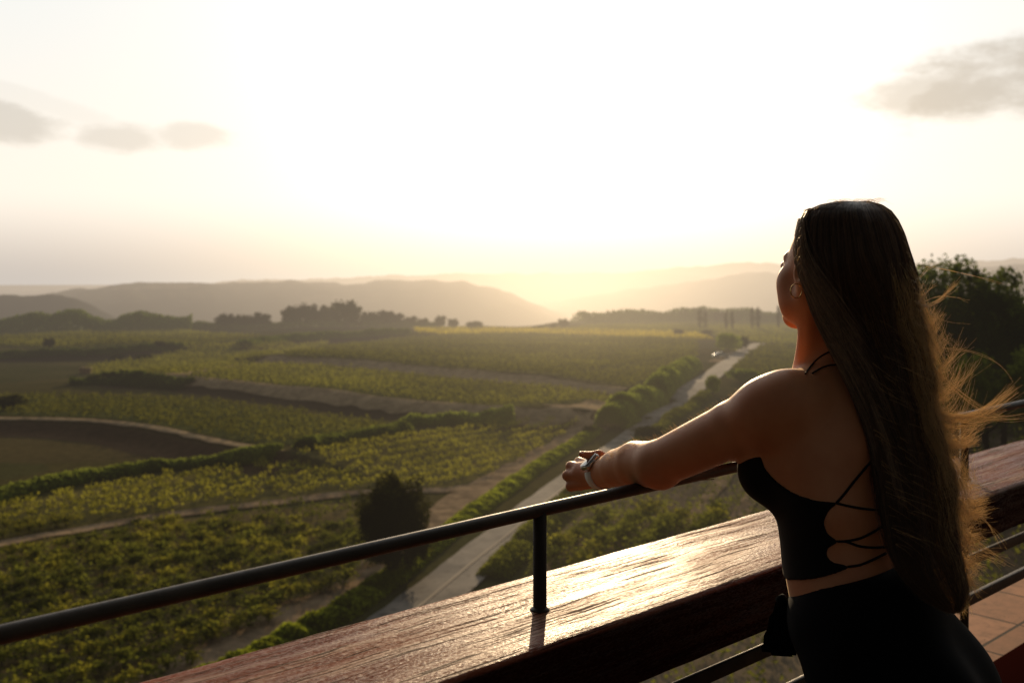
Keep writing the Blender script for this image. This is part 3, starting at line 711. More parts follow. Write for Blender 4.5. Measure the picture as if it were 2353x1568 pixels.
bo.location = tuple(RP_(0, 0, .838)); bo.rotation_euler = (0, 0, math.atan2(dR[1], dR[0]))
for z, hy, hz in ((.582, .006, .016), (.462, .022, .016)):
    v, f = boxg(RP_(1.8, .0, z), dR, nF, Zv, 3.9, hy if z > .5 else .008, hz, .003)
    obj('lower_bar', mesh_np('lower_bar', v, f, False), STL, rail)
# floor
m, nt, fin = newmat('terracotta_tiles')
ob = nt.node('ShaderNodeTexCoord').outputs['Object']; a, b, c_ = nt.sep(ob)[:3]
fx = nt.m('FRACT', nt.m('DIVIDE', a, .40)); fy = nt.m('FRACT', nt.m('DIVIDE', nt.m('ADD', b, .03), .285))
ex = nt.m('MINIMUM', fx, nt.m('SUBTRACT', 1.0, fx)); ey = nt.m('MINIMUM', fy, nt.m('SUBTRACT', 1.0, fy))
gr = nt.m('MINIMUM', nt.m('MULTIPLY', ex, .40), nt.m('MULTIPLY', ey, .285))
gm = nt.mr(gr, .004, .009)
tid = nt.comb(nt.m('FLOOR', nt.m('DIVIDE', a, .40)), nt.m('FLOOR', nt.m('DIVIDE', nt.m('ADD', b, .03), .285)), 0)
wn = nt.node('ShaderNodeTexWhiteNoise', noise_dimensions='2D'); nt.put(wn.inputs['Vector'], tid)
tcl = nt.mix(wn.outputs['Value'], (.13, .066, .040), (.20, .105, .066))
tcl = nt.mix(nt.mr(nt.noise(ob, 16, 6, .7), .35, .75), tcl, (.10, .055, .035))
tcl = nt.mix(nt.mr(nt.noise(ob, 70, 2), .68, .74), tcl, (.06, .035, .02))
TL = fin(pbsdf(nt, nt.mix(gm, (.015, .01, .008), tcl), .9, .06, bump(nt, nt.m('ADD', gm, nt.m('MULTIPLY', nt.noise(ob, 40, 4), .15)), .6, .004)))
fl = empty('x'); bpy.data.objects.remove(fl)
v, f = boxg((0, 0, -.15), X3, Y3, Z3, 7.0, 2.0, .15)
fo = obj('terrace_floor', mesh_np('terrace_floor', v, f), TL); fo.location = tuple(RP_(1.5, .66-2.0, 0)); fo.rotation_euler = (0, 0, math.atan2(dR[1], dR[0])); tag(fo, 'terracotta tiled terrace floor', None, None, 'structure')
m, nt, fin = newmat('plaster', True); WL = fin(pbsdf(nt, nt.mix(nt.noise(nt.node('ShaderNodeTexCoord').outputs['Object'], 2, 5), (.25, .17, .12), (.36, .26, .19)), .9, .2))
v, f = boxg(RP_(1.5, .62-1.9, -11.15), dR, nF, Zv, 6.8, 1.85, 10.84); o = obj('tower_wall', mesh_np('tower_wall', v, f), WL); tag(o, 'plastered tower wall under the terrace', None, None, 'structure')
v, f = boxg((0, 0, .05), X3, Y3, Z3, 6.9, .14, .05, .008); m, nt, fin = newmat('kerb_paint'); KP = fin(pbsdf(nt, (.018, .004, .003), 1.0, .0))
o = obj('kerb', mesh_np('kerb', v, f), KP); o.location = tuple(RP_(1.5, 0.0, .003)); o.rotation_euler = (0, 0, math.atan2(dR[1], dR[0])); tag(o, 'low red painted kerb under the railing', None, None, 'structure')

# ------------------------------------------------------------------ the person: signed distance modelling
def smin(a, b, k):
    h = np.clip(.5+.5*(b-a)/k, 0, 1); return b*(1-h)+a*h-k*h*(1-h)
def cone(p, a, b, ra, rb):
    a = np.asarray(a, float); b = np.asarray(b, float); ba = b-a; L2 = ba@ba
    t_ = np.clip(((p-a)@ba)/L2, 0, 1); d = np.linalg.norm(p-a-t_[..., None]*ba, axis=-1)
    return d-(ra+(rb-ra)*t_)
def ell(p, c, A, r):
    q = (p-np.asarray(c))@np.asarray(A).T; r = np.asarray(r)
    k0 = np.linalg.norm(q/r, axis=-1); k1 = np.linalg.norm(q/(r*r), axis=-1)+1e-9
    return k0*(k0-1)/k1
FT = norm((-.848, .53, 0)); LT = norm((-.53, -.848, 0)); AX = np.array([LT, FT, Zv])
FH = norm((-.50, .866, 0)); LH = norm((-.866, -.50, 0)); AH = np.array([LH, FH, Zv])
NB = np.array([.606, 1.895, 1.262]); CH = np.array([.598, 1.868, 1.12]); RB = np.array([.600, 1.822, 1.01]); WA = np.array([.596, 1.780, .905]); PV = np.array([.640, 1.735, .800])
SL = P(1806, 924, 1.785); EL = P(1512, 1066, 1.995); WLs = P(1378, 1089, 2.20)
SR = np.array([.674, 2.051, 1.222]); ER = np.array([.520, 2.235, 1.078]); WR = P(1450, 1056, 2.26)
HC = P(1902, 600, 1.84)
def Lp(c, l, f_, u): return np.asarray(c)+LT*l+FT*f_+Zv*u
def Hp(l, f_, u): return HC+LH*l+FH*f_+Zv*u
# hands
MC = [P(1331, 1061, 2.285), P(1311, 1071, 2.275), P(1303, 1092, 2.262), P(1311, 1116, 2.25)]
def hand_l():
    pr = []
    starts = [WLs+np.array([-.004, .004, .012]), WLs+np.array([-.006, .002, .004]), WLs+np.array([-.005, 0, -.005]), WLs+np.array([0, -.002, -.014])]
    for s, e in zip(starts, MC): pr.append((s, e, .0155, .0118, .009))
    pr.append((WLs, (MC[1]+MC[2])/2*.62+WLs*.38, .024, .016, .012))
    fd = []
    for i, mcp in enumerate(MC):
        l = (.040, .044, .041, .032)[i]
        a = mcp+np.array([-.004+.004*i, .9, -.12])*l; b = a+np.array([.62, .55, -.25])*l*.65; c = b+np.array([.8, -.35, -.15])*l*.5
        fd += [(mcp, a, .0112, .0096, .003), (a, b, .0092, .0082, .002), (b, c, .0082, .0068, .002)]
    # thumb behind, under the other hand
    a = WLs+np.array([.006, .02, .012]); b = a+np.array([-.012, .035, .010]); c = b+np.array([-.004, .03, -.004])
    fd += [(a, b, .014, .0105, .008), (b, c, .0105, .008, .002)]
    return pr, fd
def hand_r():
    t0 = P(1432, 1066, 2.235); t1 = P(1404, 1058, 2.215); t2 = P(1376, 1044, 2.205); t3 = P(1336, 1043, 2.20)
    pr = [(WR, P(1405, 1070, 2.262), .022, .020, .012), (P(1410, 1068, 2.262), P(1378, 1078, 2.268), .021, .015, .012), (t0, t1, .015, .0125, .010)]
    fd = [(t1, t2, .0118, .0108, .006), (t2, P(1356, 1047, 2.203), .0108, .0098, .003), (P(1356, 1047, 2.203), t3, .0102, .0072, .002)]
    for i in range(4):
        a = P(1384+2*i, 1066+9*i, 2.285-.004*i); b = P(1352, 1064+12*i, 2.318); c = P(1330-2*i, 1072+12*i, 2.322); d = P(1316, 1086+10*i, 2.312)
        fd += [(a, b, .010, .009, .004), (b, c, .009, .0082, .002), (c, d, .008, .0066, .002)]
    return pr, fd
HLp, HLf = hand_l(); HRp, HRf = hand_r()

def sdf_body(p, torso_only=False):
    d = ell(p, CH, AX, (.146, .098, .160))
    d = smin(d, ell(p, RB, AX, (.120, .098, .13)), .06)
    d = smin(d, ell(p, WA, AX, (.114, .097, .10)), .06)
    d = smin(d, ell(p, PV, AX, (.160, .120, .12)), .07)
    d = smin(d, ell(p, Lp(CH, .076, .082, -.030), AX, (.060, .066, .062)), .035)
    d = smin(d, ell(p, Lp(CH, -.076, .082, -.030), AX, (.060, .066, .062)), .035)
    # shoulder girdle
    d = smin(d, cone(p, Lp(NB, .02, -.015, -.02), SL+np.array([.010, .006, .004]), .050, .045), .05)
    d = smin(d, cone(p, Lp(NB, -.02, -.015, -.02), SR, .050, .045), .05)
    d = smin(d, cone(p, Lp(NB, 0, -.02, .04), Lp(CH, .08, -.055, .03), .03, .045), .05)    # shoulder blades
    d = smin(d, cone(p, Lp(NB, 0, -.02, .04), Lp(CH, -.08, -.055, .03), .03, .045), .05)
    # lat / armpit fold
    d = smin(d, cone(p, SL+np.array([.01, .01, -.03]), Lp(RB, .085, -.01, .03), .045, .04), .06)
    if torso_only: return d
    # arms
    m1_ = SL*.62+EL*.38
    d = smin(d, cone(p, SL, m1_, .052, .050), .035)
    d = smin(d, cone(p, m1_+np.array([0, 0, -.002]), EL, .052, .0455), .008)
    d = smin(d, ell(p, SL*.85+EL*.15+np.array([-.004, -.006, .001]), AX, (.051, .048, .052)), .04)
    f1_ = EL*.65+WLs*.35+np.array([0, 0, .008]); f2_ = EL*.33+WLs*.67+np.array([0, 0, .007])
    fo_ = smin(cone(p, EL, f1_, .0455, .0475), cone(p, f1_, f2_, .0475, .0400), .004)
    fo_ = smin(fo_, cone(p, f2_, WLs, .0400, .0305), .004)
    d = smin(d, fo_, .012)
    d = smin(d, cone(p, EL+np.array([.006, -.012, -.016]), EL+np.array([.002, -.004, -.012]), .026, .026), .02)    # olecranon
    m2_ = SR*.6+ER*.4
    d = smin(d, cone(p, SR, m2_, .052, .045), .03); d = smin(d, cone(p, m2_, ER, .044, .037), .02)
    d = smin(d, cone(p, ER, WR, .038, .023), .02)
    # spine furrow
    sp_ = cone(p, Lp(CH, 0, -.122, .06), Lp(WA, 0, -.126, -.02), .018, .020)
    d = -smin(-d, sp_, .03)
    # neck
    nt_ = HC+np.array([.004, .010, -.085])
    d = smin(d, cone(p, Lp(NB, 0, -.01, -.02), nt_, .051, .044), .035)
    d = smin(d, cone(p, Lp(NB, .035, .045, -.01), HC+LH*.052-FH*.01-Zv*.055, .016, .017), .025)    # sternomastoid
    # legs inside the trousers
    return d
def sdf_hands(p, d):
    for a, b, ra, rb, k in HLp+HRp: d = smin(d, cone(p, a, b, ra, rb), k)
    for a, b, ra, rb, k in HLf: d = smin(d, cone(p, a, b, ra, rb), k)
    for a, b, ra, rb, k in HRf: d = smin(d, cone(p, a, b, ra, rb), k)
    return d
def sdf_head(p, d):
    h = ell(p, Hp(0, -.018, .012), AH, (.072, .086, .088))
    h = smin(h, ell(p, Hp(0, .036, -.040), AH, (.056, .050, .072)), .03)
    for s in (-1, 1):
        h = smin(h, cone(p, Hp(s*.050, .004, -.062), Hp(s*.018, .072, -.104), .017, .015), .03)   # jaw line
        h = smin(h, ell(p, Hp(s*.040, .055, -.040), AH, (.024, .026, .028)), .02)                  # cheek
        h = smin(h, cone(p, Hp(s*.012, .078, .010), Hp(s*.040, .062, .008), .007, .007), .012)     # brow
    for s in (-1, 1): h = smin(h, ell(p, Hp(s*.040, .040, -.078), AH, (.020, .030, .026)), .03)
    h = smin(h, ell(p, Hp(0, .078, -.108), AH, (.020, .017, .016)), .02)                           # chin
    for s in (-1, 1):
        e = ell(p, Hp(s*.031, .090, -.006), AH, (.015, .012, .009)); h = -smin(-h, e, .012)         # orbit
        h = smin(h, ell(p, Hp(s*.031, .073, -.008), AH, (.012, .012, .0105)), .003)
    h = smin(h, cone(p, Hp(0, .086, .002), Hp(0, .110, -.040), .006, .0095), .008)
    for s in (-1, 1): h = smin(h, ell(p, Hp(s*.010, .101, -.044), AH, (.008, .009, .007)), .006)
    h = smin(h, ell(p, Hp(0, .088, -.066), AH, (.021, .010, .0055)), .004)
    h = smin(h, ell(p, Hp(0, .086, -.077), AH, (.019, .010, .006)), .004)
    for s in (-1, 1):                                                                              # ears
        ec = Hp(s*.072, -.004, -.022); er = ell(p, ec, AH, (.009, .018, .030)); inn = ell(p, ec+LH*s*.009+FH*.002+Zv*.004, AH, (.006, .011, .019))
        er = np.maximum(er, -inn); er = smin(er, ell(p, Hp(s*.069, .000, -.050), AH, (.005, .008, .009)), .006)
        h = smin(h, er, .004)
    return smin(d, h, .022)

def surf_nets(fn, lo, hi, vs, clip=None):
    lo = np.array(lo, float); hi = np.array(hi, float); nn = np.ceil((hi-lo)/vs).astype(int)+1
    gx = [lo[i]+vs*np.arange(nn[i]) for i in range(3)]
    val = np.empty(nn, np.float32)
    # coarse pass
    cs = 4; val[:] = 1.0
    cb = [gx[i][::cs*2] for i in range(3)]
    B = cs*2
    cc = np.stack(np.meshgrid(*[np.array([g_[min(k+B//2, len(g_)-1)] for k in range(0, len(g_), B)]) for g_ in gx], indexing='ij'), -1)
    dv = fn(cc.reshape(-1, 3)).reshape(cc.shape[:3]); lim = B*vs*1.0+.012
    val[:] = np.repeat(np.repeat(np.repeat(np.sign(dv), B, 0), B, 1), B, 2)[:nn[0], :nn[1], :nn[2]]
    act = np.argwhere(np.abs(dv) < lim)
    blk = []; idx = []
    o_ = np.stack(np.meshgrid(*[np.arange(B)]*3, indexing='ij'), -1).reshape(-1, 3)
    for s in range(0, len(act), 400):
        q = (act[s:s+400, None, :]*B+o_[None]).reshape(-1, 3); q = q[(q < nn).all(1)]
        pts = np.stack([gx[0][q[:, 0]], gx[1][q[:, 1]], gx[2][q[:, 2]]], 1)
        val[q[:, 0], q[:, 1], q[:, 2]] = fn(pts)
    s = val < 0
    cnt = np.zeros(nn-1); acc = np.zeros((*(nn-1), 3), np.float32)
    cor = [(i, j, k) for i in (0, 1) for j in (0, 1) for k in (0, 1)]
    sl_ = lambda c, d_: tuple(slice(c[i], c[i]+nn[i]-1) for i in range(3))
    for a in cor:
        for ax_ in range(3):
            if a[ax_]: continue
            b = list(a); b[ax_] = 1; va = val[sl_(a, 0)]; vb = val[sl_(b, 0)]
            m_ = (va < 0) != (vb < 0)
            t_ = np.where(m_, va/np.where(m_, va-vb, 1), 0)
            cnt += m_
            for i in range(3): acc[..., i] += m_*(a[i]+(t_ if i == ax_ else 0))
    on = cnt > 0; vid = -np.ones(nn-1, np.int64); vid[on] = np.arange(on.sum())
    cell = np.argwhere(on); v = lo+vs*(cell+acc[on]/cnt[on][:, None])
    faces = []
    for ax_ in range(3):
        u, w_ = [(1, 2), (2, 0), (0, 1)][ax_]
        a = s.take(range(nn[ax_]-1), ax_); b = s.take(range(1, nn[ax_]), ax_); ed = np.argwhere(a != b)
        ed = ed[(ed[:, u] > 0) & (ed[:, w_] > 0) & (ed[:, u] < nn[u]-1) & (ed[:, w_] < nn[w_]-1)]
        sg = s[tuple(ed.T)]
        def cid(du, dw):
            c = ed.copy(); c[:, u] -= du; c[:, w_] -= dw; return vid[tuple(c.T)]
        q = np.stack([cid(1, 1), cid(0, 1), cid(0, 0), cid(1, 0)], 1)
        q[~sg] = q[~sg][:, ::-1]; faces.append(q)
    f = np.concatenate(faces); f = f[(f >= 0).all(1)]
    return v, f
def skin_all(p): return sdf_head(p, sdf_hands(p, sdf_body(p)))

zc, yc = 1.335, 2.155      # patch borders: neck plane (height) and wrist plane (depth)
v1, f1 = surf_nets(lambda p: sdf_body(p) if False else sdf_head(p, sdf_body(p)), (.16, 1.55, .70), (.86, 2.35, zc+.006), .0048)
# right forearm lies beyond the wrist plane, so crop the coarse patch only round the hands
hb = (np.array([.08, 2.135, .93]), np.array([.335, 2.40, 1.12]))
cen = v1[f1].mean(1); ins = ((cen > hb[0]+.003) & (cen < hb[1]-.003)).all(1); f1 = f1[~ins]
v2, f2 = surf_nets(lambda p: sdf_hands(p, sdf_body(p)), hb[0], hb[1], .0023)
v3, f3 = surf_nets(lambda p: sdf_head(p, sdf_body(p)), (.42, 1.68, zc), (.72, 2.02, 1.62), .0027)
bvv, bff = join([(v1, f1), (v2, f2), (v3, f3)])

m, nt, fin = newmat('skin')
ob = nt.node('ShaderNodeTexCoord').outputs['Object']
sc1 = nt.mix(nt.mr(nt.noise(ob, 9, 4), .35, .65), (.62, .225, .095), (.70, .29, .135))
sc1 = nt.mix(nt.mr(nt.noise(ob, 38, 2, .5), .76, .79, 0, .55), sc1, (.16, .055, .03))
SK = fin(pbsdf(nt, sc1, nt.mr(nt.noise(ob, 260, 2), .3, .7, .42, .58), .45, bump(nt, nt.noise(ob, 420, 3, .7), .10, .0008), Subsurface_Weight=.05, Subsurface_Radius=(.9, .35, .2), Subsurface_Scale=.012, Sheen_Weight=.5, Sheen_Roughness=.35, Sheen_Tint=(1, .8, .55, 1)))
person = empty('person', (.62, 1.75, 0)); tag(person, 'woman in black lace-up crop top leaning on the handrail, seen from behind, long hair blowing', 'person')
OFF = np.array([.62, 1.75, 0])
def pobj(name, v, f, mat, parent=person, smooth=True):
    return obj(name, mesh_np(name, np.asarray(v)-OFF, f, smooth), mat, parent)
body = pobj('body', bvv, bff, SK)
sm = body.modifiers.new('smooth', 'SMOOTH'); sm.factor = .5; sm.iterations = 3

# --- sight-line hit on the body surface, to lay seams and cords on it
def hit(px, py, fn, off=0.0, Y0=1.45, Y1=2.3):
    ys = np.linspace(Y0, Y1, 700); p = np.stack([(px-CX)/F*ys, ys, H-(py-HY)/F*ys], 1)
    d = fn(p)-off; k = np.argmax(d < 0)
    return p[k] if d[k] < 0 else None
tors = lambda p: sdf_body(p)
cords = []
def cord(pix, r=.0022, off=.0015, nn=8):
    pp = [hit(x, y, tors, off) for x, y in pix]; pp = [q for q in pp if q is not None]
    if len(pp) > 1: cords.append(tube(catmull(pp, nn), r, 8))
def densify(pl, n_=6):
    return [tuple(q[:2]) for q in catmull([np.array([a, b, 0.]) for a, b in pl], n_)]
# crop top: region in (angle, height) about the torso axis
def axis_at(z):
    zs = [.80, .905, 1.01, 1.12, 1.262]; return np.stack([np.interp(z, zs, [a[0] for a in (PV, WA, RB, CH, NB)]), np.interp(z, zs, [a[1] for a in (PV, WA, RB, CH, NB)])], -1)
def phi(p):
    c = axis_at(p[..., 2]); q = p[..., :2]-c; return np.arctan2(q@LT[:2], q@FT[:2])      # 0 front, +pi/2 her left, pi back
edge_px = [(1749, 1048), (1760, 1078), (1788, 1108), (1830, 1134), (1880, 1149), (1922, 1154), (1905, 1172), (1893, 1200), (1903, 1226), (1924, 1243), (1903, 1258), (1900, 1275), (1914, 1290), (1952, 1301), (1900, 1322), (1850, 1331), (1795, 1330), (1768, 1320)]
eh = [hit(x, y, tors) for x, y in densify(edge_px, 3)]; eh = [e for e in eh if e is not None]
pe = np.array([(float(phi(e[None])[0]), e[2]) for e in eh])
hem_z = pe[-1, 1]; nk_z = pe[0, 1]
poly = np.concatenate([[(0.0, nk_z+.03)], [(pe[0, 0]*.5, nk_z+.025)], pe, [(pe[-1, 0]*.5, hem_z-.002)], [(0.0, hem_z-.004)]])
def polysd(u, v_):
    px_ = np.stack([u, v_], -1)*np.array([.10, 1.0]); pl = poly*np.array([.10, 1.0]); best = np.full(u.shape, 1e9)
    for i in range(len(pl)):
        a = pl[i]; b = pl[(i+1) % len(pl)]
        if abs(a[0]) < 1e-6 and abs(b[0]) < 1e-6: continue
        d = b-a; t_ = np.clip(((px_-a)@d)/(d@d+1e-12), 0, 1); best = np.minimum(best, np.linalg.norm(px_-a-t_[..., None]*d, axis=-1))
    ins_ = inpoly(px_[..., 0].ravel(), px_[..., 1].ravel(), pl).reshape(u.shape)
    return np.where(ins_, -best, best)
def sdf_top(p):
    d = sdf_torso_only(p)-.0035; ph = np.abs(phi(p)); s = polysd(ph, p[..., 2]); d = np.maximum(d, s)
    return np.maximum(d, -(sdf_torso_only(p)+.004))
def sdf_torso_only(p):
    return sdf_body(p, True)
v, f = surf_nets(sdf_top, (.36, 1.60, .84), (.78, 2.08, 1.17), .0034)
m, nt, fin = newmat('black_knit'); ob = nt.node('ShaderNodeTexCoord').outputs['Object']
BKN = fin(pbsdf(nt, (.006, .006, .0065), .85, .15, bump(nt, nt.noise(nt.mapping(ob, (300, 300, 900)), 1.0, 2), .15, .0006), Sheen_Weight=.12, Sheen_Tint=(1, .8, .6, 1)))
top = pobj('crop_top', v, f, BKN); mo = top.modifiers.new('smooth', 'SMOOTH'); mo.iterations = 2
cord([(1921, 1155), (1950, 1162), (1985, 1168), (2030, 1172), (2070, 1172)])
cord([(1921, 1155), (1938, 1136), (1960, 1108), (1985, 1078), (2010, 1048), (2030, 1010)], .0023)
cord([(1922, 1243), (1945, 1242), (1975, 1236), (2005, 1222), (2035, 1203), (2070, 1185)])
cord([(1922, 1243), (1945, 1244), (1975, 1254), (2010, 1257), (2050, 1254), (2080, 1248)])
cord([(1948, 1301), (1975, 1297), (2005, 1285), (2035, 1270), (2075, 1255)])
nk = lambda pl: cords.append(tube(catmull([q for q in [hit(x, y, lambda p: sdf_head(p, sdf_body(p)), .001) for x, y in pl] if q is not None], 8), .0016, 8))
nk([(1850, 858), (1858, 846), (1870, 832), (1886, 818), (1908, 807), (1935, 800)]); nk([(1866, 857), (1884, 846), (1905, 839), (1930, 837), (1960, 838)])
nk([(1745, 1046), (1740, 1030), (1738, 1010)]) if False else None
for c_ in cords: pobj('cord', *c_, BKN, top)

# trousers ---------------------------------------------------------
KNL = PV+LT*.10-FT*.24+np.array([.12, 0, -.40]); KNR = PV-LT*.10-FT*.18+np.array([.08, 0, -.40])
FTL = np.array([PV[0]+.30+LT[0]*.12, PV[1]-.16+LT[1]*.12, .09]); FTR = np.array([PV[0]+.27-LT[0]*.10, PV[1]-.1-LT[1]*.10, .09])
def sdf_pants(p):
    d = ell(p, PV+np.array([-.004, .0, .03]), AX, (.165, .120, .14))
    d = smin(d, ell(p, WA+np.array([.0, 0, -.055]), AX, (.128, .094, .09)), .06)
    for s in (1, -1):
        d = smin(d, ell(p, Lp(PV, s*.070, -.085, -.085), AX, (.105, .105, .125)), .06)
    for s, kn, ft in ((1, KNL, FTL), (-1, KNR, FTR)):
        hp = Lp(PV, s*.085, -.02, -.06)
        d = smin(d, cone(p, hp, kn, .112, .105), .05); d = smin(d, cone(p, kn, ft, .105, .130), .04)
    fold = .0035*np.sin(38*(p@LT)+9*p[..., 2]+3*np.sin(7*p[..., 2]))*np.clip((.82-p[..., 2])*6, 0, 1)
    return d+fold
wn_ = norm(np.array([FT[0]*.36, FT[1]*.36, 1.0])); WP = WA+np.array([0, 0, -.010])
wl_ = [hit(x, y, sdf_body) for x, y in ((1786, 1364), (1850, 1353), (1900, 1345), (1960, 1332), (2040, 1312))]
wl_ = np.array([q for q in wl_ if q is not None]); A4 = np.column_stack([wl_@FT, np.ones(len(wl_))]); ab, *_ = np.linalg.lstsq(A4, wl_[:, 2], rcond=None)
def pants_full(p):
    d = np.maximum(sdf_pants(p), p[..., 2]-(ab[0]*(p@FT)+ab[1])); return np.maximum(d, .045-p[..., 2])
v, f = surf_nets(pants_full, (.30, 1.15, .02), (1.28, 2.1, 1.02), .0085)
m, nt, fin = newmat('black_cloth'); ob = nt.node('ShaderNodeTexCoord').outputs['Object']
BCL = fin(pbsdf(nt, (.0035, .0035, .004), .9, .12, bump(nt, nt.noise(ob, 9, 4), .2, .01)))
pants = pobj('trousers', v, f, BCL); mo = pants.modifiers.new('smooth', 'SMOOTH'); mo.iterations = 3
# knotted tie hanging from the waist
tie = []
a0 = P(1792, 1372, 1.80)
for c_, wdt in (([P(1797, 1375, 1.80), P(1782, 1420, 1.80), P(1770, 1470, 1.81), P(1768, 1494, 1.81)], .016), ([P(1804, 1380, 1.795), P(1796, 1430, 1.79), P(1792, 1480, 1.79), P(1796, 1503, 1.79)], .020), ([P(1812, 1380, 1.79), P(1810, 1430, 1.785), P(1810, 1470, 1.785), P(1812, 1500, 1.785)], .014)):
    cc = catmull(c_, 8); tv = []
    for i, q in enumerate(cc):
        w2 = wdt*(.55+.45*i/len(cc)); tv += [q+np.array([-w2, .004*math.sin(i), 0]), q+np.array([0, -.007, 0]), q+np.array([w2, .003*math.cos(i), -.004])]
    tf_ = [(i*3+k, i*3+k+1, i*3+k+4, i*3+k+3) for i in range(len(cc)-1) for k in (0, 1)]; tie.append((np.array(tv), np.array(tf_)))
pobj('waist_tie', *join(tie), BCL, pants)
tu, tvf = tube([P(1788, 1368, 1.80), P(1796, 1380, 1.795), P(1806, 1374, 1.79)], [.008, .013, .008], 10); pobj('waist_knot', tu, tvf, BCL, pants)
# shoes
m, nt, fin = newmat('shoe_leather'); SH = fin(pbsdf(nt, (.02, .018, .016), .4, .5))
for ft in (FTL, FTR):
    def sdf_shoe(p, ft=ft):
        c = np.array([ft[0], ft[1], .045])
        d = smin(ell(p, c-FT*.03, AX, (.038, .075, .042)), ell(p, c+FT*.09-Zv*.012, AX, (.044, .085, .030)), .03)
        return np.maximum(d, .004-p[..., 2])
    c = np.array([ft[0], ft[1], .05]); v, f = surf_nets(sdf_shoe, c-np.array([.22, .22, .055]), c+np.array([.22, .22, .06]), .006); pobj('shoe', v, f, SH)

# watch ---------------------------------------------------------------
fa = norm(WLs-EL); wc = WLs-fa*.004
upv = norm(np.array([-.62, -.15, .74])-fa*np.dot((-.62, -.15, .74), fa)); lv = np.cross(fa, upv)
watch = empty('wristwatch', (0, 0, 0)); watch.parent = person; watch.location = tuple(wc+upv*.0300-OFF)
if True:
    bpy.data.objects.remove(watch)
m, nt, fin = newmat('watch_case'); WCm = fin(pbsdf(nt, (.62, .58, .52), .28, .5, Metallic=1.0))
m, nt, fin = newmat('watch_glass'); WGm = fin(pbsdf(nt, (.16, .17, .155), .12, 1.0, Coat_Weight=1.0, Coat_Roughness=.10))
m, nt, fin = newmat('watch_band'); WBm = fin(pbsdf(nt, (.80, .82, .74), .5, .4))
def rbox(c, ax, ay, az_, hx, hy, hz, rc, seg=6, bev=.0015):
    ring = []
    for sx_, sy_, a0 in ((1, 1, 0), (-1, 1, 90), (-1, -1, 180), (1, -1, 270)):
        for k in range(seg+1):
            th = R(a0+90*k/seg); ring.append((sx_*(hx-rc)+rc*math.cos(th), sy_*(hy-rc)+rc*math.sin(th)))
    m_ = len(ring); v = []; lay = [(-hz, 1-bev/hx*1.5), (-hz+bev, 1), (hz-bev, 1), (hz, 1-bev/hx*1.5)]
    for z, s in lay:
        for x, y in ring: v.append(c+ax*x*s+ay*y*s+az_*z)
    f = [(j*m_+i, j*m_+(i+1) % m_, (j+1)*m_+(i+1) % m_, (j+1)*m_+i) for j in range(3) for i in range(m_)]
    b0 = len(v); v += [c-az_*hz, c+az_*hz]
    for i in range(0, m_, 2): f += [(b0, (i+2) % m_, (i+1) % m_, i), (b0+1, 3*m_+i, 3*m_+(i+1) % m_, 3*m_+(i+2) % m_)]
    return np.array(v), np.array(f)
WR_ = .0332
cpos = wc+upv*(WR_+.0035)
case = pobj('wristwatch', *rbox(cpos, lv, fa, upv, .0215, .0180, .0052, .008), WCm)
pobj('screen', *rbox(cpos+upv*.0062, lv, fa, upv, .0198, .0163, .0012, .0075, bev=.0005), WGm, case)
tu, tvf = tube([cpos-fa*.018, cpos-fa*.0205], .0032, 12); pobj('crown_button', tu, tvf, WCm, case)
bd = []; nb = 40; bw = .0118
for k in range(nb+1):
    th = R(38)+(2*math.pi-R(76))*k/nb; e1 = upv*math.cos(th)+lv*math.sin(th)
    rx_ = WR_*(1.0-.05*abs(math.sin(th)))
    for rr2 in (rx_, rx_+.0022):
        for s in (-1, 1): bd.append(wc+e1*rr2+fa*bw*s)
bdf = []
for k in range(nb):
    a = 4*k; bdf += [(a+2, a+3, a+7, a+6), (a+1, a, a+4, a+5), (a, a+2, a+6, a+4), (a+3, a+1, a+5, a+7)]
pobj('watch_band', np.array(bd), np.array(bdf), WBm, case)

# earring --------------------------------------------------------------
m, nt, fin = newmat('gold'); GD = fin(pbsdf(nt, (.9, .55, .2), .2, .5, Metallic=1.0))
lobe = hit(1840, 660, lambda p: sdf_head(p, sdf_body(p)), .0, 1.6, 2.1)
ec = P(1829, 668, (lobe[1] if lobe is not None else 1.78)-.004)
ring = [ec+np.array([math.cos(t_)*.0118, math.sin(t_)*.004*math.cos(t_)*0+.006*math.cos(t_), math.sin(t_)*.0128]) for t_ in np.linspace(0, 2*math.pi, 41)]
pobj('hoop_earring', *tube(ring, .0011, 8, False), GD)
# nails
m, nt, fin = newmat('nail'); NL = fin(pbsdf(nt, (.75, .52, .42), .25, .5))
q = P(1337, 1039, 2.197); v, f = rbox(q, norm(P(1337, 1039, 2.197)-P(1356, 1044, 2.2)), norm((0, 1, .2)), norm((-.1, -.3, 1)), .0055, .0045, .0008, .003, bev=.0003); pobj('fingernail', v, f, NL)
# bracelet cord end under the arm
br = [tube(catmull([P(1604, 1098, 2.14), P(1612, 1108, 2.14), P(1616, 1116, 2.14)], 6), .0012, 6), tube(catmull([P(1560, 1112, 2.12), P(1590, 1104, 2.14), P(1640, 1100, 2.16)], 6), .001, 6)]
m, nt, fin = newmat('leather_cord'); LC = fin(pbsdf(nt, (.12, .05, .02), .6, .3)); pobj('bracelet', *br[1], LC)

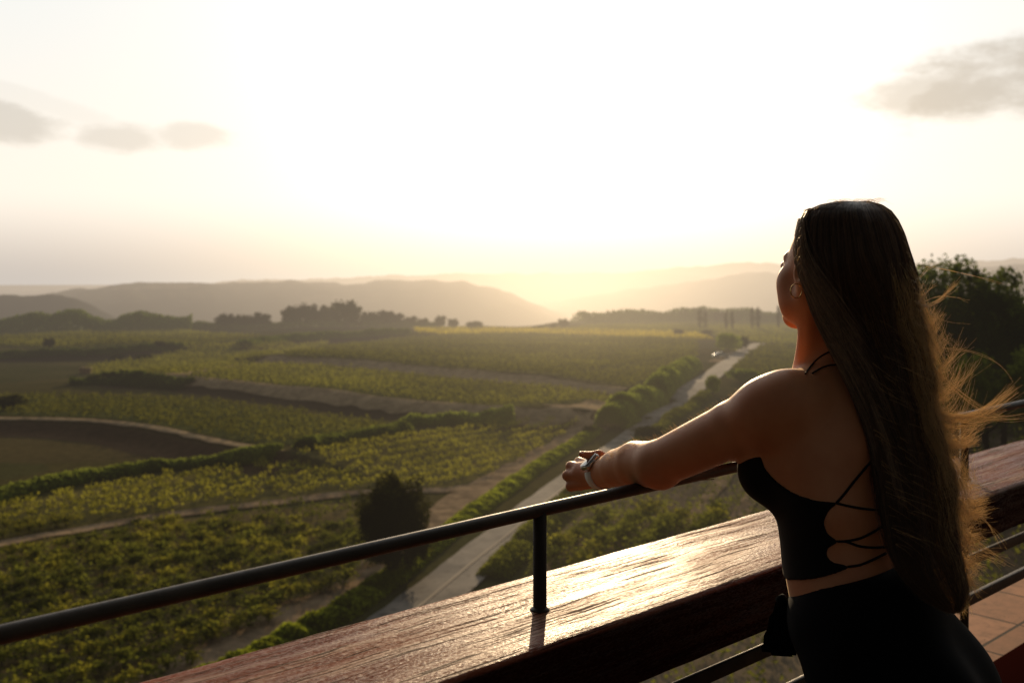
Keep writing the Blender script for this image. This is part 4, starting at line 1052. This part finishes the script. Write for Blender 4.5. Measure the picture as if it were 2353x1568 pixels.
# ------------------------------------------------------------------ hair
LV = [  # y, left, right, depth of the axis, thickness
 (462, 1925, 1995, 1.840, .050), (470, 1885, 2025, 1.838, .080), (484, 1853, 2046, 1.836, .100), (505, 1841, 2062, 1.833, .112), (535, 1836, 2076, 1.830, .118), (570, 1833, 2086, 1.827, .120), (605, 1836, 2095, 1.822, .118),
 (640, 1845, 2101, 1.816, .110), (680, 1860, 2106, 1.808, .095), (730, 1878, 2110, 1.796, .075), (790, 1906, 2114, 1.782, .058), (850, 1938, 2120, 1.768, .048), (910, 1966, 2130, 1.755, .044),
 (970, 1988, 2142, 1.742, .042), (1040, 2006, 2156, 1.728, .040), (1110, 2018, 2170, 1.712, .038), (1180, 2028, 2182, 1.695, .036), (1250, 2042, 2192, 1.676, .033), (1310, 2066, 2200, 1.655, .028), (1355, 2105, 2207, 1.640, .020), (1385, 2150, 2206, 1.632, .012), (1403, 2180, 2198, 1.628, .004)]
LV = np.array(LV, float)
def hairpt(s, al, rho):
    """s along 0..1 by level, al angle (0 left edge, pi right edge, between: towards the camera), rho radial scale"""
    y = np.interp(s, np.linspace(0, 1, len(LV)), LV[:, 0]); l = np.interp(y, LV[:, 0], LV[:, 1]); r_ = np.interp(y, LV[:, 0], LV[:, 2]); Y = np.interp(y, LV[:, 0], LV[:, 3]); T = np.interp(y, LV[:, 0], LV[:, 4])
    px = (l+r_)/2-(r_-l)/2*np.cos(al)*rho
    px = px+np.clip(-np.cos(al), 0, 1)*np.clip((y-560)/200, 0, 1)*(6*np.sin(y/41.)+4.5*np.sin(y/19.+al*4))
    Yd = Y-T*np.sin(al)*rho
    return np.stack([(px-CX)/F*Yd, Yd, H-(y-HY)/F*Yd], -1)
def y2s(y): return np.interp(y, LV[:, 0], np.linspace(0, 1, len(LV)))
# solid core
nl_, na_ = 120, 64
S_, AL = np.meshgrid(np.linspace(.012, .86, nl_), np.linspace(0, 2*math.pi, na_, endpoint=False), indexing='ij')
rho_ = .91+.012*np.sin(AL*17+S_*9)*np.cos(AL*5)-.55*sstep(.62, .86, S_)-(.10*sstep(.15, .5, S_)+.25*sstep(.5, .8, S_))*np.clip(-np.cos(AL), 0, 1)
core = hairpt(S_, AL, rho_)
cf = [(i*na_+k, i*na_+(k+1) % na_, (i+1)*na_+(k+1) % na_, (i+1)*na_+k) for i in range(nl_-1) for k in range(na_)]
core = core.reshape(-1, 3); cb0 = len(core); core = np.concatenate([core, core[:na_].mean(0)[None], core[-na_:].mean(0)[None]])
for k in range(0, na_, 2): cf += [(cb0, (k+2) % na_, (k+1) % na_, k), (cb0+1, (nl_-1)*na_+k, (nl_-1)*na_+(k+1) % na_, (nl_-1)*na_+(k+2) % na_)]
def hairmat(name, c, tr, tf, rough=.35, sp=.6):
    m, nt, fin = newmat(name); ps = nt.node('ShaderNodeTexCoord').outputs['Object']
    cc = nt.mix(nt.noise(nt.mapping(ps, (120, 120, 8)), 1.0, 2), c, tuple(x*1.8 for x in c))
    b = pbsdf(nt, cc, rough, sp); t_ = nt.node('ShaderNodeBsdfTranslucent'); nt.put(t_.inputs[0], tr)
    mx = nt.node('ShaderNodeMixShader'); mx.inputs[0].default_value = tf; nt.L.new(b, mx.inputs[1]); nt.L.new(t_.outputs[0], mx.inputs[2]); return fin(mx.outputs[0])
HM0 = hairmat('hair_mass', (.012, .006, .004), (.02, .008, .003), .02, .6, .2)
HM1 = hairmat('hair_strands', (.15, .085, .052), (.42, .22, .10), .35)
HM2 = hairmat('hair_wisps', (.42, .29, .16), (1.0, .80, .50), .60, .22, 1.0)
hair = pobj('hair', core, np.array(cf), HM0)
def strands(paths, rad, name, mat, taper=.35):
    """paths (n, m, 3) -> three-sided thin tubes"""
    n_, m_, _ = paths.shape; tng = np.gradient(paths, axis=1); tng /= np.linalg.norm(tng, axis=2)[..., None]+1e-9
    a = np.cross(tng, np.array([.2, .9, .1])); a /= np.linalg.norm(a, axis=2)[..., None]+1e-9; b = np.cross(tng, a)
    rr_ = rad[:, None, None]*np.linspace(1, taper, m_)[None, :, None]
    ring_ = [paths+rr_*(a*math.cos(t_)+b*math.sin(t_)) for t_ in (0, 2.094, 4.189)]
    v = np.stack(ring_, 2).reshape(-1, 3)
    base = (np.arange(n_)[:, None]*m_+np.arange(m_-1)[None])*3; base = base.ravel()
    f = np.concatenate([np.stack([base+k, base+(k+1) % 3, base+3+(k+1) % 3, base+3+k], 1) for k in range(3)])
    return pobj(name, v, f, mat, hair)
rs = np.random.default_rng(12)
def wob(n_, m_, amp, fr):
    t_ = np.linspace(0, 1, m_)[None]; o_ = np.zeros((n_, m_, 3))
    for k in range(3):
        for q in (1, 2): o_[..., k] += amp/q*np.sin(t_*fr*q*rs.uniform(.6, 1.4, (n_, 1))+rs.uniform(0, 6.28, (n_, 1)))
    return o_
# main fall
n_, m_ = 8500, 34
al0 = rs.uniform(-.25, math.pi+.5, n_); clump_ = np.round(al0*22)/22; rho = rs.uniform(.93, 1.02, n_)
s0 = np.where(rs.uniform(size=n_) < .75, rs.uniform(.0, .10, n_), rs.uniform(.1, .35, n_)); s1 = rs.uniform(.72, 1.0, n_)
tt = np.linspace(0, 1, m_)[None]; S = s0[:, None]+(s1-s0)[:, None]*tt
al = al0[:, None]+(clump_-al0)[:, None]*sstep(.3, 1, S)*.8+.22*sstep(.15, .95, S)+.26*np.sin(S*9+clump_[:, None]*6)*sstep(.2, .6, S)
side = np.clip(-np.cos(al), 0, 1); lsd = np.clip(np.cos(al), 0, 1)
pth = hairpt(S, al, rho[:, None]*(1+.08*np.sin(clump_[:, None]*31+S*7)*sstep(.2, .8, S)+side*sstep(.2, .9, S)*(rs.uniform(-.32, .22, (n_, 1))+.12*np.sin(clump_[:, None]*19))+lsd*sstep(.3, .9, S)*rs.uniform(-.15, .07, (n_, 1))))+wob(n_, m_, .0042, 8)*sstep(.10, .7, S)[..., None]
tone = .5+.5*np.sin(clump_*37+1)*np.cos(clump_*11)+rs.normal(size=n_)*.35
rad_ = rs.uniform(.00035, .0006, n_)
for lo_, hi_, mt_ in ((-9, .45, hairmat('hair_dark_brown', (.085, .048, .03), (.34, .17, .07), .3)), (.45, .85, HM1), (.85, 9, hairmat('hair_light_brown', (.22, .135, .08), (.55, .32, .16), .35))):
    q_ = (tone >= lo_) & (tone < hi_); strands(pth[q_], rad_[q_], 'hair_strands', mt_)
# loose fringe of brown hair just off the windward edge, tying the wisps to the mass
n2 = 1700; m_ = 30; tt = np.linspace(0, 1, m_)[None]
y0_ = rs.uniform(600, 1000, n2); y1_ = np.minimum(y0_+rs.uniform(150, 420, n2), 1400); S = y2s(y0_)[:, None]+(y2s(y1_)-y2s(y0_))[:, None]*tt
out = rs.uniform(0, 1, (n2, 1))**1.7; wph = rs.uniform(0, 6.28, (n2, 1))
pth = hairpt(S, math.pi-.5+rs.uniform(-.5, .9, (n2, 1))*np.ones_like(S), 1.0+tt**1.3*out*(.85+.35*np.sin(tt*6+wph))+.03*np.sin(tt*11+wph))+wob(n2, m_, .0025, 9)*tt[..., None]
fringe = pth
# front locks swept back from the temple over the ear, running down the left side
n_ = 2600; m_ = 30; u0 = rs.uniform(0, 1, n_)
ys0 = 478+110*u0; tt = np.linspace(0, 1, m_)[None]
S = y2s(ys0)[:, None]+(y2s(rs.uniform(760, 1180, n_))-y2s(ys0))[:, None]*tt
al = rs.uniform(-.15, .45, n_)[:, None]+(rs.uniform(.15, 1.15, n_))[:, None]*tt**1.2
pth = hairpt(S, al, rs.uniform(1.045, 1.085, n_)[:, None]*np.ones_like(S))+wob(n_, m_, .0018, 8)*tt[..., None]
HM3 = hairmat('hair_front_locks', (.46, .31, .20), (.55, .36, .2), .15, .4)  # skylight from the left put into these locks as a paler hair colour
sel = (np.sin(al[:, -1]*40)+rs.normal(size=n_)*.6) > 0
strands(pth[sel], rs.uniform(.0003, .0005, sel.sum()), 'front_locks', HM3)
HM4 = hairmat('hair_dark_locks', (.20, .125, .078), (.4, .24, .13), .2, .4)
strands(pth[~sel], rs.uniform(.0003, .0005, (~sel).sum()), 'front_locks', HM4)
# sunlit lengths on the windward side
n_ = 2400; m_ = 30; tt = np.linspace(0, 1, m_)[None]
y0_ = rs.uniform(700, 1150, n_); y1_ = np.minimum(y0_+rs.uniform(180, 480, n_), 1403)
S = y2s(y0_)[:, None]+(y2s(y1_)-y2s(y0_))[:, None]*tt
cl2 = np.round(rs.uniform(0, 1, n_)**.6*30)/30
al = (1.3+2.0*cl2)[:, None]+.35*np.sin(S*9+cl2[:, None]*12)*tt+rs.normal(size=(n_, 1))*.04
pth = hairpt(S, al, (rs.uniform(1.0, 1.05, n_)[:, None]+.16*tt**2*rs.uniform(-.2, 1, (n_, 1))))+wob(n_, m_, .0022, 8)*tt[..., None]
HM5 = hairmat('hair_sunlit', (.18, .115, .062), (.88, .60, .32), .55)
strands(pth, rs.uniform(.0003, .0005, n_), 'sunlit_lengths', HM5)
strands(fringe, rs.uniform(.00025, .00042, len(fringe)), 'hair_fringe', HM2)
# blown wisps at the right
paths = []; rads = []
def wisp(p0, p1, p2, p3, cnt, spread, end, Y0=1.78, dY=.06):
    for _ in range(cnt):
        j = rs.normal(size=(4, 2))*np.array([[spread*.5], [spread], [spread*1.4], [end]])
        Ys = Y0+np.array([0, .3, .6, 1.0])*dY+rs.normal()*.02
        q = [P(pp[0]+jj[0], pp[1]+jj[1], yy) for pp, jj, yy in zip((p0, p1, p2, p3), j, Ys)]
        t_ = np.linspace(0, 1, 22)[:, None]
        c = (1-t_)**3*q[0]+3*(1-t_)**2*t_*q[1]+3*(1-t_)*t_**2*q[2]+t_**3*q[3]
        paths.append(c)
W = [((2100, 690), (2130, 720), (2160, 690), (2195, 648), 26, 4, 7), ((2104, 640), (2118, 640), (2130, 620), (2142, 606), 5, 4, 6), ((2102, 700), (2120, 690), (2135, 670), (2145, 650), 10, 5, 8),
     ((2108, 780), (2122, 770), (2138, 740), (2152, 712), 34, 5, 10), ((2112, 800), (2130, 790), (2140, 760), (2160, 720), 24, 6, 10), ((2112, 830), (2130, 850), (2150, 800), (2180, 770), 20, 8, 12),
     ((2118, 860), (2150, 880), (2180, 840), (2215, 795), 18, 8, 12), ((2120, 880), (2170, 930), (2215, 880), (2245, 830), 12, 9, 12), ((2125, 900), (2150, 960), (2190, 900), (2215, 850), 20, 8, 14),
     ((2130, 925), (2180, 975), (2250, 965), (2328, 894), 46, 5, 10), ((2130, 930), (2190, 990), (2260, 960), (2310, 925), 26, 7, 12), ((2130, 940), (2170, 1000), (2230, 990), (2275, 965), 22, 8, 12),
     ((2125, 800), (2200, 800), (2290, 800), (2330, 880), 2, 3, 5), ((2108, 610), (2200, 620), (2250, 640), (2300, 650), 2, 2, 3), ((2115, 700), (2160, 660), (2200, 690), (2230, 690), 2, 3, 4),
     ((2125, 840), (2160, 850), (2200, 920), (2300, 960), 14, 6, 8), ((2140, 990), (2160, 1030), (2210, 1030), (2240, 1008), 60, 5, 9), ((2145, 1000), (2170, 1020), (2215, 1020), (2245, 985), 30, 7, 12),
     ((2110, 1010), (2130, 1090), (2180, 1180), (2262, 1150), 60, 6, 9), ((2115, 1100), (2135, 1160), (2190, 1215), (2255, 1172), 60, 5, 8), ((2150, 1060), (2170, 1110), (2200, 1120), (2245, 1120), 50, 8, 16),
     ((2150, 1100), (2180, 1150), (2220, 1190), (2260, 1180), 40, 7, 12), ((2150, 1180), (2180, 1230), (2210, 1230), (2250, 1240), 70, 9, 14), ((2160, 1200), (2190, 1250), (2230, 1260), (2290, 1280), 14, 6, 14),
     ((2150, 1220), (2180, 1270), (2210, 1290), (2245, 1300), 90, 9, 14), ((2160, 1270), (2190, 1300), (2210, 1320), (2240, 1350), 90, 9, 12), ((2150, 1310), (2180, 1340), (2200, 1370), (2215, 1400), 60, 8, 9),
     ((2160, 1160), (2200, 1200), (2250, 1260), (2310, 1300), 6, 6, 8), ((2150, 1170), (2230, 1180), (2260, 1160), (2300, 1250), 4, 6, 8), ((2130, 960), (2180, 940), (2280, 970), (2352, 955), 10, 5, 8)]
for a in W: wisp(*a[:4], int(a[4]*(1.5 if a[0][1] > 985 else 1.0)), *a[5:])
for k in range(900):                                       # loose curls all down the windward edge
    y = rs.uniform(640, 1330); xr = np.interp(y, LV[:, 0], LV[:, 2])-rs.uniform(0, 14); amp = np.interp(y, [640, 750, 850, 950, 1050, 1150, 1330], [14, 40, 75, 105, 70, 70, 45])*rs.uniform(.3, 1.15)
    up = rs.uniform(-.9, .55)
    paths_before = len(paths)
    wisp((xr, y), (xr+amp*.35, y+amp*.45), (xr+amp*.8, y+amp*.4+up*amp*.3), (xr+amp, y+up*amp), 1, 3, 8)
for k in range(260):                                       # short flyaways round the crown and left outline
    a = rs.uniform(0, 1)
    y = rs.uniform(462, 640); left = rs.uniform() < .45; xb = np.interp(y, LV[:, 0], LV[:, 1] if left else LV[:, 2]); sg = -1 if left else 1
    wisp((xb-sg*6, y), (xb+sg*1, y+4), (xb+sg*4, y+14), (xb+sg*rs.uniform(-2, 7), y+rs.uniform(10, 34)), 1, 1.5, 3, 1.80, .02)
for k in range(26):
    xa = rs.uniform(1900, 2020); wisp((xa, 466), (xa+4, 459), (xa+12, 456), (xa+rs.uniform(20, 60), 464), 1, 2.5, 3, 1.80, 0)
for k in range(120):
    y = rs.uniform(700, 1250); x0 = rs.uniform(1990, 2100); x0 = max(x0, np.interp(y, LV[:, 0], LV[:, 1])+15); dx = rs.uniform(60, 150); Yn = float(np.interp(y, LV[:, 0], LV[:, 3]))-.055
    wisp((x0, y), (x0+dx*.35, y+rs.uniform(5, 30)), (x0+dx*.7, y+rs.uniform(20, 70)), (x0+dx, y+rs.uniform(20, 90)), 1, 2, 4, Yn, .03)
pt = np.array(paths); strands(pt+wob(len(pt), 22, .0012, 8)*np.linspace(0, 1, 22)[None, :, None], rs.uniform(.00022, .00048, len(pt)), 'blown_wisps', HM2, .3)
# fine down on the forearm and shoulder edge
paths = []
for k in range(420):
    t_ = rs.uniform(0, 1)
    x = 1395+(1700-1395)*t_**1.3; y = np.interp(x, [1395, 1430, 1460, 1500, 1590, 1700], [1058, 1034, 1016, 1006, 968, 888])
    y += rs.uniform(-6, 10); h_ = hit(x, y, sdf_body, .0005, 1.6, 2.3)
    if h_ is None: continue
    L_ = .004+.009*rs.uniform()*(1 if x < 1560 else .35); d_ = norm(np.array([rs.normal()*.5-.25, rs.normal()*.3, 1.0])); b_2 = norm(np.array([-1, .3, rs.normal()*.4]))
    t3 = np.linspace(0, 1, 6)[:, None]; paths.append(h_+d_*L_*t3+b_2*L_*.6*t3**2)
if paths:
    pt = np.array(paths); n_, m_, _ = pt.shape
    sv = hair; o = strands(pt, np.full(n_, .00016), 'arm_hair', HM2, .4); o.parent = body
